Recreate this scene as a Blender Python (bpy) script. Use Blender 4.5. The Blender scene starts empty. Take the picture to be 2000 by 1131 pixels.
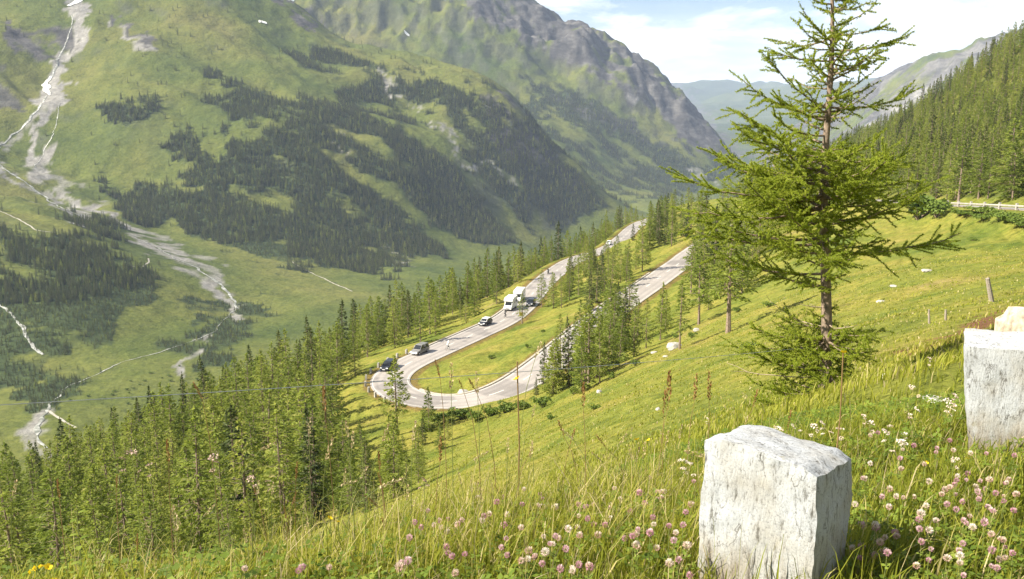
import bpy, bmesh, math, random
import numpy as np
from mathutils import Vector, Matrix, noise as mnoise

# ------------------------------------------------------------------ camera, sky, sun, exposure
scene = bpy.context.scene
COL = scene.collection
F_PX, CX, CY = 1750.0, 1000.0, 565.5
PITCH = math.radians(11.3)
cam_d = bpy.data.cameras.new('camera')
cam = bpy.data.objects.new('camera', cam_d)
COL.objects.link(cam)
cam.location = (0, 0, 0)
cam.rotation_euler = (math.pi / 2 - PITCH, 0, 0)
cam_d.sensor_width = 36.0
cam_d.lens = 36.0 * F_PX / 2000.0
cam_d.clip_start = 0.1
cam_d.clip_end = 60000.0
scene.camera = cam

SUN_FROM = Vector((-0.96, -0.27, 0.0)).normalized()
SUN_EL = math.radians(41)
world = bpy.data.worlds.new('World')
scene.world = world
world.use_nodes = True
wn = world.node_tree
wn.nodes.clear()
w_out = wn.nodes.new('ShaderNodeOutputWorld')
w_bg = wn.nodes.new('ShaderNodeBackground')
sky = wn.nodes.new('ShaderNodeTexSky')
sky.sky_type = 'NISHITA'
sky.sun_disc = False
sky.sun_elevation = SUN_EL
sky.sun_rotation = math.atan2(SUN_FROM.x, SUN_FROM.y)
sky.altitude = 1900
sky.air_density = 1.0
sky.dust_density = 0.6
w_bg.inputs['Strength'].default_value = 0.052
# clouds: fractal noise on the direction, projected to a cloud layer
tc = wn.nodes.new('ShaderNodeTexCoord')
sep = wn.nodes.new('ShaderNodeSeparateXYZ')
wn.links.new(tc.outputs['Generated'], sep.inputs[0])
zc = wn.nodes.new('ShaderNodeMath'); zc.operation = 'MAXIMUM'; zc.inputs[1].default_value = 0.0
wn.links.new(sep.outputs['Z'], zc.inputs[0])
za = wn.nodes.new('ShaderNodeMath'); za.operation = 'ADD'; za.inputs[1].default_value = 0.16
wn.links.new(zc.outputs[0], za.inputs[0])
dx = wn.nodes.new('ShaderNodeMath'); dx.operation = 'DIVIDE'
dy = wn.nodes.new('ShaderNodeMath'); dy.operation = 'DIVIDE'
wn.links.new(sep.outputs['X'], dx.inputs[0]); wn.links.new(za.outputs[0], dx.inputs[1])
wn.links.new(sep.outputs['Y'], dy.inputs[0]); wn.links.new(za.outputs[0], dy.inputs[1])
cmb = wn.nodes.new('ShaderNodeCombineXYZ')
wn.links.new(dx.outputs[0], cmb.inputs[0]); wn.links.new(dy.outputs[0], cmb.inputs[1])
cn = wn.nodes.new('ShaderNodeTexNoise')
cn.inputs['Scale'].default_value = 1.35; cn.inputs['Detail'].default_value = 9; cn.inputs['Roughness'].default_value = 0.58
cn.inputs['Distortion'].default_value = 0.35
wn.links.new(cmb.outputs[0], cn.inputs['Vector'])
ramp = wn.nodes.new('ShaderNodeValToRGB')
ramp.color_ramp.elements[0].position = 0.46; ramp.color_ramp.elements[0].color = (0, 0, 0, 1)
ramp.color_ramp.elements[1].position = 0.62; ramp.color_ramp.elements[1].color = (1, 1, 1, 1)
wn.links.new(cn.outputs['Fac'], ramp.inputs[0])
# the layer closes up towards the horizon, as a cloud layer seen at a low angle does
hz = wn.nodes.new('ShaderNodeMapRange')
hz.inputs['From Min'].default_value = 0.02; hz.inputs['From Max'].default_value = 0.125
hz.inputs['To Min'].default_value = 0.62; hz.inputs['To Max'].default_value = 0.0
wn.links.new(zc.outputs[0], hz.inputs['Value'])
mx = wn.nodes.new('ShaderNodeMath'); mx.operation = 'ADD'; mx.use_clamp = True
wn.links.new(ramp.outputs[0], mx.inputs[0]); wn.links.new(hz.outputs[0], mx.inputs[1])
cn2 = wn.nodes.new('ShaderNodeTexNoise')
cn2.inputs['Scale'].default_value = 5.0; cn2.inputs['Detail'].default_value = 6
wn.links.new(cmb.outputs[0], cn2.inputs['Vector'])
cr2 = wn.nodes.new('ShaderNodeValToRGB')
cr2.color_ramp.elements[0].position = 0.3; cr2.color_ramp.elements[0].color = (8.5, 9.0, 9.6, 1)
cr2.color_ramp.elements[1].position = 0.65; cr2.color_ramp.elements[1].color = (13.5, 13.5, 13.5, 1)
wn.links.new(cn2.outputs['Fac'], cr2.inputs[0])
wmix = wn.nodes.new('ShaderNodeMixRGB')
above = wn.nodes.new('ShaderNodeMapRange')          # no clouds below the horizon
above.inputs['From Min'].default_value = -0.03; above.inputs['From Max'].default_value = 0.0
wn.links.new(sep.outputs['Z'], above.inputs['Value'])
cmask = wn.nodes.new('ShaderNodeMath'); cmask.operation = 'MULTIPLY'
wn.links.new(mx.outputs[0], cmask.inputs[0]); wn.links.new(above.outputs[0], cmask.inputs[1])
wn.links.new(cmask.outputs[0], wmix.inputs[0])
wn.links.new(sky.outputs[0], wmix.inputs[1])
wn.links.new(cr2.outputs[0], wmix.inputs[2])
wn.links.new(wmix.outputs[0], w_bg.inputs['Color'])
wn.links.new(w_bg.outputs[0], w_out.inputs['Surface'])

sun_d = bpy.data.lights.new('sun', 'SUN')
sun = bpy.data.objects.new('sun', sun_d)
COL.objects.link(sun)
sun_d.energy = 5.0
sun_d.angle = math.radians(0.53)
sun_d.color = (1.0, 0.925, 0.76)
sd = Vector((SUN_FROM.x * math.cos(SUN_EL), SUN_FROM.y * math.cos(SUN_EL), math.sin(SUN_EL)))
sun.rotation_euler = (-sd).to_track_quat('-Z', 'Y').to_euler()
sun.location = (-300, -200, 400)

scene.view_settings.view_transform = 'Standard'
scene.view_settings.look = 'None'
scene.view_settings.exposure = 1.4
scene.view_settings.gamma = 1.0
scene.view_settings.use_curve_mapping = False
scene.render.engine = 'CYCLES'
scene.cycles.max_bounces = 6
scene.cycles.diffuse_bounces = 2
scene.cycles.transmission_bounces = 3
scene.cycles.transparent_max_bounces = 6
scene.cycles.volume_bounces = 0
scene.cycles.use_denoising = True
try:
    scene.cycles.denoiser = 'OPENIMAGEDENOISE'
except Exception:
    pass
scene.cycles.use_adaptive_sampling = True

RNG = np.random.default_rng(7)
random.seed(7)

# ------------------------------------------------------------------ small helpers
cp_, sp_ = math.cos(PITCH), math.sin(PITCH)

def ray(px, py):
    u = (px - CX) / F_PX
    v = (CY - py) / F_PX
    return np.array([u, cp_ + v * sp_, -sp_ + v * cp_])

def at(px, py, Y):
    d = ray(px, py)
    return d * (Y / d[1])

def project(x, y, z):
    x = np.asarray(x, float); y = np.asarray(y, float); z = np.asarray(z, float)
    dep = y * cp_ - z * sp_
    up = y * sp_ + z * cp_
    dep = np.where(dep < 1e-3, 1e-3, dep)
    return CX + F_PX * x / dep, CY - F_PX * up / dep

def hash2(ix, iy, seed):
    h = (ix.astype(np.int64) * 374761393 + iy.astype(np.int64) * 668265263 + seed * 1442695041) & 0xFFFFFFFF
    h = ((h ^ (h >> 13)) * 1274126177) & 0xFFFFFFFF
    h = h ^ (h >> 16)
    return (h & 0xFFFFFF) / float(0xFFFFFF)

def vnoise(x, y, seed=0):
    xi = np.floor(x); yi = np.floor(y)
    fx = x - xi; fy = y - yi
    fx = fx * fx * fx * (fx * (fx * 6 - 15) + 10)
    fy = fy * fy * fy * (fy * (fy * 6 - 15) + 10)
    xi = xi.astype(np.int64); yi = yi.astype(np.int64)
    a = hash2(xi, yi, seed); b = hash2(xi + 1, yi, seed)
    c = hash2(xi, yi + 1, seed); d = hash2(xi + 1, yi + 1, seed)
    return (a * (1 - fx) + b * fx) * (1 - fy) + (c * (1 - fx) + d * fx) * fy * 1.0

def fbm(x, y, octs=4, seed=0, gain=0.5):
    s = np.zeros_like(x, float); a = 1.0; t = 0.0
    ca, sa = math.cos(0.6), math.sin(0.6)
    for o in range(octs):
        s += a * (vnoise(x, y, seed + o * 17) * 2 - 1)
        t += a
        a *= gain
        x, y = (x * ca - y * sa) * 2.03 + 11.3, (x * sa + y * ca) * 2.03 - 7.7
    return s / t

def smooth(e0, e1, x):
    t = np.clip((x - e0) / (e1 - e0), 0, 1)
    return t * t * (3 - 2 * t)

def in_poly(px, py, poly):
    px = np.asarray(px); py = np.asarray(py)
    c = np.zeros(px.shape, bool)
    n = len(poly)
    for i in range(n):
        x1, y1 = poly[i]; x2, y2 = poly[(i + 1) % n]
        if y1 == y2:
            continue
        k = ((y1 > py) != (y2 > py)) & (px < (x2 - x1) * (py - y1) / (y2 - y1) + x1)
        c ^= k
    return c

def dist_line(px, py, line):
    d = np.full(np.shape(px), 1e9)
    for (x1, y1), (x2, y2) in zip(line[:-1], line[1:]):
        vx, vy = x2 - x1, y2 - y1
        t = np.clip(((px - x1) * vx + (py - y1) * vy) / (vx * vx + vy * vy + 1e-9), 0, 1)
        d = np.minimum(d, np.hypot(px - x1 - t * vx, py - y1 - t * vy))
    return d

def tag(o, label=None, cat=None, group=None, kind=None):
    if label: o['label'] = label
    if cat: o['category'] = cat
    if group: o['group'] = group
    if kind: o['kind'] = kind
    return o

def link(o, parent=None):
    COL.objects.link(o)
    if parent is not None:
        o.parent = parent
    return o

def empty(name, loc, rz=0.0):
    o = bpy.data.objects.new(name, None)
    o.empty_display_size = 0.1
    o.location = loc
    o.rotation_euler = (0, 0, rz)
    return link(o)

def mesh_np(name, V, faces=None, quads=None, tris=None, mats=(), smooth_=False, attrs=None):
    """fast mesh from numpy: quads (n,4) and/or tris (n,3)"""
    me = bpy.data.meshes.new(name)
    V = np.asarray(V, np.float32)
    loops = []; starts = []; tot = 0
    if quads is not None and len(quads):
        q = np.asarray(quads, np.int32)
        loops.append(q.ravel()); starts.append(np.arange(len(q)) * 4 + tot); tot += q.size
    if tris is not None and len(tris):
        t = np.asarray(tris, np.int32)
        loops.append(t.ravel()); starts.append(np.arange(len(t)) * 3 + tot); tot += t.size
    loops = np.concatenate(loops); starts = np.concatenate(starts)
    me.vertices.add(len(V)); me.vertices.foreach_set('co', V.ravel())
    me.loops.add(len(loops)); me.loops.foreach_set('vertex_index', loops)
    me.polygons.add(len(starts)); me.polygons.foreach_set('loop_start', starts.astype(np.int32))
    if attrs:
        for k, a in attrs.items():
            at_ = me.attributes.new(k, 'FLOAT', 'POINT')
            at_.data.foreach_set('value', np.asarray(a, np.float32))
    for m in mats:
        me.materials.append(m)
    me.update(calc_edges=True)
    me.validate()
    me.polygons.foreach_set('use_smooth', np.full(len(me.polygons), bool(smooth_)))
    return me

class MB:
    """collects simple solids into one mesh"""
    def __init__(s):
        s.V = []; s.F = []; s.A = []
    def add(s, vs, fs, a=0.5):
        n = len(s.V)
        s.V += [tuple(v) for v in vs]
        s.F += [tuple(i + n for i in f) for f in fs]
        s.A += [a] * len(vs)
    def box(s, c, d, rz=0.0, taper=1.0):
        hx, hy, hz_ = d[0] / 2, d[1] / 2, d[2] / 2
        vs = []
        for z, k in ((-hz_, 1.0), (hz_, taper)):
            for x, y in ((-hx, -hy), (hx, -hy), (hx, hy), (-hx, hy)):
                x_, y_ = x * k, y * k
                vs.append((c[0] + x_ * math.cos(rz) - y_ * math.sin(rz), c[1] + x_ * math.sin(rz) + y_ * math.cos(rz), c[2] + z))
        s.add(vs, [(3, 2, 1, 0), (4, 5, 6, 7), (0, 1, 5, 4), (1, 2, 6, 5), (2, 3, 7, 6), (3, 0, 4, 7)])
    def tube(s, pts, rad, seg=6, a=0.5, cap=True):
        pts = [Vector(p) for p in pts]
        n = len(pts)
        if not hasattr(rad, '__len__'):
            rad = [rad] * n
        vs = []; fs = []
        for i, p in enumerate(pts):
            t = (pts[min(i + 1, n - 1)] - pts[max(i - 1, 0)])
            if t.length < 1e-9: t = Vector((0, 0, 1))
            t.normalize()
            ref = Vector((1, 0, 0)) if abs(t.x) < 0.8 else Vector((0, 1, 0))
            b1 = t.cross(ref).normalized(); b2 = t.cross(b1)
            for k in range(seg):
                an = 2 * math.pi * k / seg
                vs.append(p + (b1 * math.cos(an) + b2 * math.sin(an)) * rad[i])
        for i in range(n - 1):
            for k in range(seg):
                k2 = (k + 1) % seg
                fs.append((i * seg + k, i * seg + k2, (i + 1) * seg + k2, (i + 1) * seg + k))
        if cap:
            fs.append(tuple(range(seg))[::-1]); fs.append(tuple((n - 1) * seg + k for k in range(seg)))
        s.add(vs, fs, a)
    def lathe(s, c, prof, axis='z', seg=12, a=0.5):
        vs = []; fs = []
        for (r, h) in prof:
            for k in range(seg):
                an = 2 * math.pi * k / seg
                u, v = r * math.cos(an), r * math.sin(an)
                vs.append((c[0] + u, c[1] + v, c[2] + h) if axis == 'z' else (c[0] + u, c[1] + h, c[2] + v))
        n = len(prof)
        for i in range(n - 1):
            for k in range(seg):
                k2 = (k + 1) % seg
                fs.append((i * seg + k, i * seg + k2, (i + 1) * seg + k2, (i + 1) * seg + k))
        fs.append(tuple(range(seg))[::-1]); fs.append(tuple((n - 1) * seg + k for k in range(seg)))
        s.add(vs, fs, a)
    def mesh(s, name, mat, smooth_=False):
        me = bpy.data.meshes.new(name)
        me.from_pydata(s.V, [], s.F)
        at_ = me.attributes.new('rnd', 'FLOAT', 'POINT')
        at_.data.foreach_set('value', np.array(s.A, np.float32))
        if mat: me.materials.append(mat)
        me.polygons.foreach_set('use_smooth', np.full(len(me.polygons), bool(smooth_)))
        me.update()
        return me
    def obj(s, name, mat, parent=None, smooth_=False):
        return link(bpy.data.objects.new(name, s.mesh(name, mat, smooth_)), parent)

# ------------------------------------------------------------------ materials
def new_mat(name):
    m = bpy.data.materials.new(name)
    m.use_nodes = True
    nt = m.node_tree
    nt.nodes.clear()
    out = nt.nodes.new('ShaderNodeOutputMaterial')
    return m, nt, out

def N(nt, kind, **kw):
    n = nt.nodes.new(kind)
    for k, v in kw.items():
        if k in n.inputs:
            n.inputs[k].default_value = v
        else:
            setattr(n, k, v)
    return n

def rampn(nt, src, stops):
    r = nt.nodes.new('ShaderNodeValToRGB')
    cr = r.color_ramp
    while len(cr.elements) < len(stops):
        cr.elements.new(0.5)
    for e, (p, c) in zip(cr.elements, stops):
        e.position = p; e.color = (*c, 1) if len(c) == 3 else c
    nt.links.new(src, r.inputs[0])
    return r.outputs[0]

def mixc(nt, fac, a, b, mode='MIX'):
    m = nt.nodes.new('ShaderNodeMixRGB'); m.blend_type = mode
    for k, v in ((0, fac), (1, a), (2, b)):
        if hasattr(v, 'is_linked'):
            nt.links.new(v, m.inputs[k])
        elif isinstance(v, (tuple, list)):
            m.inputs[k].default_value = (*v, 1) if len(v) == 3 else v
        else:
            m.inputs[k].default_value = v
    return m.outputs[0]

def simple_mat(name, col, rough=0.6, metal=0.0, var=0.12, scale=8.0, bump=0.0):
    m, nt, out = new_mat(name)
    p = N(nt, 'ShaderNodeBsdfPrincipled', Roughness=rough, Metallic=metal)
    tcn = N(nt, 'ShaderNodeTexCoord')
    nz = N(nt, 'ShaderNodeTexNoise', Scale=scale, Detail=5.0)
    nt.links.new(tcn.outputs['Object'], nz.inputs['Vector'])
    lo = tuple(c * (1 - var) for c in col); hi = tuple(min(1, c * (1 + var)) for c in col)
    nt.links.new(rampn(nt, nz.outputs['Fac'], [(0.3, lo), (0.7, hi)]), p.inputs['Base Color'])
    if bump:
        b = N(nt, 'ShaderNodeBump', Strength=bump, Distance=0.02)
        nt.links.new(nz.outputs['Fac'], b.inputs['Height']); nt.links.new(b.outputs[0], p.inputs['Normal'])
    nt.links.new(p.outputs[0], out.inputs['Surface'])
    return m

def leaf_mat(name, stops, trans=0.35, objvar=0.5, rough=0.6):
    """foliage: colour from the per-leaf attribute, shifted per plant"""
    m, nt, out = new_mat(name)
    a = N(nt, 'ShaderNodeAttribute', attribute_name='rnd')
    oi = N(nt, 'ShaderNodeObjectInfo')
    mr = N(nt, 'ShaderNodeMapRange'); mr.inputs['To Min'].default_value = -objvar / 2; mr.inputs['To Max'].default_value = objvar / 2
    nt.links.new(oi.outputs['Random'], mr.inputs['Value'])
    ad = N(nt, 'ShaderNodeMath', operation='ADD')
    nt.links.new(a.outputs['Fac'], ad.inputs[0]); nt.links.new(mr.outputs[0], ad.inputs[1])
    c = rampn(nt, ad.outputs[0], stops)
    d = N(nt, 'ShaderNodeBsdfPrincipled', Roughness=rough)
    d.inputs['Specular IOR Level'].default_value = 0.25
    t = N(nt, 'ShaderNodeBsdfTranslucent')
    nt.links.new(c, d.inputs['Base Color']); nt.links.new(c, t.inputs['Color'])
    mxs = N(nt, 'ShaderNodeMixShader'); mxs.inputs[0].default_value = trans
    nt.links.new(d.outputs[0], mxs.inputs[1]); nt.links.new(t.outputs[0], mxs.inputs[2])
    nt.links.new(mxs.outputs[0], out.inputs['Surface'])
    return m

def terrain_mat():
    m, nt, out = new_mat('alpine_ground')
    L = nt.links
    geo = N(nt, 'ShaderNodeNewGeometry')
    def noise(scale, detail=6.0, rough=0.55, vec=None):
        n = N(nt, 'ShaderNodeTexNoise', Scale=scale, Detail=detail, Roughness=rough)
        L.new(vec or geo.outputs['Position'], n.inputs['Vector'])
        return n.outputs['Fac']
    def attr(k):
        return N(nt, 'ShaderNodeAttribute', attribute_name=k).outputs['Fac']
    near = attr('near')
    # near meadow
    g1 = rampn(nt, noise(0.09, 5), [(0.28, (0.098, 0.130, 0.024)), (0.46, (0.172, 0.182, 0.034)), (0.62, (0.222, 0.200, 0.044)), (0.78, (0.24, 0.190, 0.078))])
    g2 = rampn(nt, noise(1.1, 6, 0.65), [(0.30, (0.35, 0.42, 0.30)), (0.5, (0.95, 0.95, 0.9)), (0.72, (1.3, 1.25, 1.3))])
    mpt = N(nt, 'ShaderNodeMapping'); mpt.inputs['Scale'].default_value = (0.22, 0.22, 2.4)
    L.new(geo.outputs['Position'], mpt.inputs['Vector'])
    g4 = rampn(nt, noise(0.8, 6, 0.7, mpt.outputs[0]), [(0.32, (0.52, 0.60, 0.45)), (0.5, (1, 1, 1)), (0.7, (1.22, 1.14, 1.2))])
    g3 = rampn(nt, noise(9.0, 5, 0.7), [(0.30, (0.45, 0.5, 0.36)), (0.5, (1, 1, 1)), (0.72, (1.3, 1.28, 1.25))])
    g5 = rampn(nt, noise(0.28, 6, 0.68), [(0.34, (0.60, 0.76, 0.55)), (0.48, (1, 1, 1)), (0.60, (1.0, 1.0, 1.0)), (0.72, (1.15, 0.98, 1.25))])
    g2 = mixc(nt, 1.0, mixc(nt, 1.0, g2, g4, 'MULTIPLY'), g5, 'MULTIPLY')
    gn = mixc(nt, 1.0, mixc(nt, 0.75, g1, g2, 'MULTIPLY'), g3, 'MULTIPLY')
    # far alpine pasture
    f1 = rampn(nt, noise(0.0035, 7, 0.6), [(0.30, (0.048, 0.070, 0.016)), (0.46, (0.085, 0.103, 0.022)), (0.60, (0.116, 0.123, 0.030)), (0.78, (0.132, 0.122, 0.042))])
    f2 = rampn(nt, noise(0.030, 6, 0.65), [(0.30, (0.66, 0.72, 0.66)), (0.5, (1, 1, 1)), (0.72, (1.14, 1.12, 1.1))])
    f3 = rampn(nt, noise(0.16, 6, 0.7), [(0.32, (0.55, 0.60, 0.55)), (0.5, (1, 1, 1)), (0.70, (1.25, 1.2, 1.2))])
    gf = mixc(nt, 0.9, mixc(nt, 0.9, f1, f2, 'MULTIPLY'), f3, 'MULTIPLY')
    gf = mixc(nt, attr('scrub'), gf, rampn(nt, noise(0.09, 6, 0.7), [(0.35, (0.035, 0.055, 0.018)), (0.65, (0.095, 0.120, 0.034))]))
    col = mixc(nt, near, gf, gn)
    # forest floor and dwarf scrub
    ff = rampn(nt, noise(0.05, 5), [(0.3, (0.022, 0.034, 0.013)), (0.7, (0.055, 0.075, 0.026))])
    col = mixc(nt, attr('forest'), col, ff)
    # rock
    mp = N(nt, 'ShaderNodeMapping'); mp.inputs['Scale'].default_value = (1, 1, 2.6)
    L.new(geo.outputs['Position'], mp.inputs['Vector'])
    rk = rampn(nt, noise(0.016, 8, 0.68, mp.outputs[0]), [(0.30, (0.036, 0.034, 0.035)), (0.5, (0.072, 0.068, 0.066)), (0.70, (0.150, 0.142, 0.134))])
    col = mixc(nt, attr('rock'), col, rk)
    sc = rampn(nt, noise(0.06, 7, 0.7), [(0.3, (0.14, 0.132, 0.12)), (0.55, (0.235, 0.225, 0.208)), (0.75, (0.34, 0.33, 0.31))])
    col = mixc(nt, attr('scree'), col, sc)
    so = rampn(nt, noise(2.5, 6, 0.7), [(0.3, (0.085, 0.040, 0.020)), (0.7, (0.20, 0.105, 0.055))])
    col = mixc(nt, attr('soil'), col, so)
    p = N(nt, 'ShaderNodeBsdfPrincipled', Roughness=0.95)
    p.inputs['Specular IOR Level'].default_value = 0.1
    L.new(col, p.inputs['Base Color'])
    # relief: fine near, coarse far
    bh = N(nt, 'ShaderNodeBump', Strength=0.6, Distance=0.7)
    L.new(noise(0.7, 5, 0.6), bh.inputs['Height'])
    bn = N(nt, 'ShaderNodeBump', Strength=0.7, Distance=0.22)
    L.new(noise(3.2, 7, 0.75), bn.inputs['Height']); L.new(bh.outputs[0], bn.inputs['Normal'])
    bf = N(nt, 'ShaderNodeBump', Strength=0.8, Distance=9.0)
    L.new(noise(0.035, 7, 0.62), bf.inputs['Height'])
    nm = mixc(nt, near, bf.outputs[0], bn.outputs[0])
    L.new(nm, p.inputs['Normal'])
    L.new(p.outputs[0], out.inputs['Surface'])
    return m

M = {}
M['ground'] = terrain_mat()
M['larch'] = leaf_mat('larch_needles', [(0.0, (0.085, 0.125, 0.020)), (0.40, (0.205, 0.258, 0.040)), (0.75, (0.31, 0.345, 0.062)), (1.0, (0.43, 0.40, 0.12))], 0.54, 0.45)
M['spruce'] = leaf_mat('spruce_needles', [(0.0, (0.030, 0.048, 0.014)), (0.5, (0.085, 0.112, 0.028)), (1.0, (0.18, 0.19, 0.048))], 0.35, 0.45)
M['grass'] = leaf_mat('grass_blades', [(0.0, (0.12, 0.150, 0.014)), (0.35, (0.250, 0.272, 0.028)), (0.65, (0.36, 0.352, 0.050)), (0.86, (0.46, 0.40, 0.12)), (1.0, (0.60, 0.50, 0.29))], 0.5, 0.0)
M['herb'] = leaf_mat('herb_leaves', [(0.0, (0.075, 0.12, 0.014)), (0.5, (0.16, 0.222, 0.026)), (1.0, (0.29, 0.34, 0.06))], 0.4, 0.3)
M['bush'] = leaf_mat('bush_leaves', [(0.0, (0.060, 0.098, 0.012)), (0.5, (0.125, 0.180, 0.026)), (1.0, (0.215, 0.265, 0.050))], 0.3, 0.4)
M['pinkclover'] = leaf_mat('pink_clover_petals', [(0.0, (0.40, 0.17, 0.24)), (0.5, (0.56, 0.32, 0.38)), (1.0, (0.72, 0.54, 0.55))], 0.25, 0.5)
M['paleclover'] = leaf_mat('pale_clover_petals', [(0.0, (0.52, 0.30, 0.25)), (0.5, (0.70, 0.56, 0.47)), (1.0, (0.80, 0.74, 0.66))], 0.25, 0.5)
M['yellow'] = leaf_mat('yellow_petals', [(0.0, (0.75, 0.48, 0.01)), (1.0, (0.85, 0.66, 0.02))], 0.3, 0.2)
M['straw'] = leaf_mat('ripe_seed_heads', [(0.0, (0.30, 0.20, 0.10)), (0.5, (0.52, 0.40, 0.22)), (1.0, (0.72, 0.60, 0.40))], 0.25, 0.4)
M['rust'] = leaf_mat('rusty_seed_heads', [(0.0, (0.15, 0.075, 0.025)), (0.5, (0.27, 0.14, 0.05)), (1.0, (0.36, 0.21, 0.09))], 0.2, 0.4)
M['dryumbel'] = leaf_mat('withered_umbels', [(0.0, (0.15, 0.075, 0.06)), (0.5, (0.36, 0.23, 0.19)), (1.0, (0.55, 0.42, 0.36))], 0.15, 0.3)
M['stem'] = simple_mat('green_stems', (0.15, 0.18, 0.045), 0.7, scale=30)
M['drystem'] = simple_mat('dry_stems', (0.20, 0.125, 0.05), 0.8, scale=30)
M['bark'] = simple_mat('larch_bark', (0.20, 0.148, 0.112), 0.9, var=0.5, scale=9, bump=0.8)
M['deadwood'] = simple_mat('bare_twigs', (0.33, 0.26, 0.19), 0.85, var=0.3, scale=12)
M['snow'] = simple_mat('old_snow', (0.80, 0.79, 0.76), 0.7, var=0.08, scale=0.1)
M['paint_white'] = simple_mat('road_paint', (0.60, 0.585, 0.55), 0.6, var=0.2, scale=3)
M['kerb'] = simple_mat('kerb_stone', (0.34, 0.31, 0.26), 0.85, var=0.25, scale=1.5, bump=0.3)
M['metal'] = simple_mat('galvanised_metal', (0.45, 0.46, 0.47), 0.45, 0.7, scale=6)
M['wood'] = simple_mat('weathered_wood', (0.26, 0.22, 0.18), 0.85, var=0.3, scale=14, bump=0.4)
M['glass'] = simple_mat('dark_glass', (0.018, 0.021, 0.025), 0.08, var=0.1)
M['tyre'] = simple_mat('tyre_rubber', (0.025, 0.025, 0.026), 0.8)
M['rim'] = simple_mat('wheel_metal', (0.45, 0.45, 0.46), 0.35, 0.8)
M['lamp'] = simple_mat('headlight_lens', (0.85, 0.86, 0.88), 0.1, var=0.03)
M['redlamp'] = simple_mat('red_lens', (0.5, 0.02, 0.02), 0.2)
M['signyellow'] = simple_mat('sign_yellow', (0.80, 0.50, 0.02), 0.5, var=0.05)
M['silver'] = simple_mat('grey_car_paint', (0.27, 0.26, 0.25), 0.28, 0.4, var=0.05)
M['darkpaint'] = simple_mat('dark_car_paint', (0.020, 0.022, 0.028), 0.25, 0.2, var=0.05)
M['whitepaint'] = simple_mat('white_vehicle_paint', (0.80, 0.80, 0.79), 0.35, var=0.04)
M['plastic'] = simple_mat('black_plastic', (0.03, 0.03, 0.032), 0.6)
M['skin'] = simple_mat('skin', (0.46, 0.27, 0.19), 0.6, var=0.06)
M['jersey'] = simple_mat('pale_jersey', (0.72, 0.72, 0.70), 0.8, var=0.06)
M['blackcloth'] = simple_mat('black_clothing', (0.03, 0.03, 0.033), 0.85)

def road_mat():
    m, nt, out = new_mat('worn_asphalt')
    geo = N(nt, 'ShaderNodeNewGeometry')
    n1 = N(nt, 'ShaderNodeTexNoise', Scale=0.22, Detail=6.0, Roughness=0.6)
    n2 = N(nt, 'ShaderNodeTexNoise', Scale=5.0, Detail=6.0, Roughness=0.7)
    for n in (n1, n2): nt.links.new(geo.outputs['Position'], n.inputs['Vector'])
    c1 = rampn(nt, n1.outputs['Fac'], [(0.3, (0.27, 0.242, 0.222)), (0.7, (0.36, 0.325, 0.30))])
    c2 = rampn(nt, n2.outputs['Fac'], [(0.3, (0.82, 0.82, 0.82)), (0.7, (1.12, 1.12, 1.12))])
    wa = N(nt, 'ShaderNodeAttribute', attribute_name='wear')
    c1 = mixc(nt, wa.outputs['Fac'], c1, (0.215, 0.196, 0.182))
    n3 = N(nt, 'ShaderNodeTexNoise', Scale=0.09, Detail=2.0); nt.links.new(geo.outputs['Position'], n3.inputs['Vector'])
    pt_ = rampn(nt, n3.outputs['Fac'], [(0.56, (1, 1, 1)), (0.58, (0.74, 0.74, 0.75))])
    c1 = mixc(nt, 1.0, c1, pt_, 'MULTIPLY')
    p = N(nt, 'ShaderNodeBsdfPrincipled', Roughness=0.62)
    p.inputs['Specular IOR Level'].default_value = 0.5
    nt.links.new(mixc(nt, 1.0, c1, c2, 'MULTIPLY'), p.inputs['Base Color'])
    nt.links.new(p.outputs[0], out.inputs['Surface'])
    return m
M['road'] = road_mat()

def water_mat():
    m, nt, out = new_mat('foaming_water')
    geo = N(nt, 'ShaderNodeNewGeometry')
    n1 = N(nt, 'ShaderNodeTexNoise', Scale=0.11, Detail=6.0, Roughness=0.7)
    nt.links.new(geo.outputs['Position'], n1.inputs['Vector'])
    c = rampn(nt, n1.outputs['Fac'], [(0.40, (0.13, 0.135, 0.11)), (0.54, (0.36, 0.36, 0.33)), (0.70, (0.72, 0.72, 0.70))])
    p = N(nt, 'ShaderNodeBsdfPrincipled', Roughness=0.35)
    nt.links.new(c, p.inputs['Base Color'])
    b = N(nt, 'ShaderNodeBump', Strength=0.5, Distance=1.0)
    nt.links.new(n1.outputs['Fac'], b.inputs['Height']); nt.links.new(b.outputs[0], p.inputs['Normal'])
    nt.links.new(p.outputs[0], out.inputs['Surface'])
    return m
M['water'] = water_mat()

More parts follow.
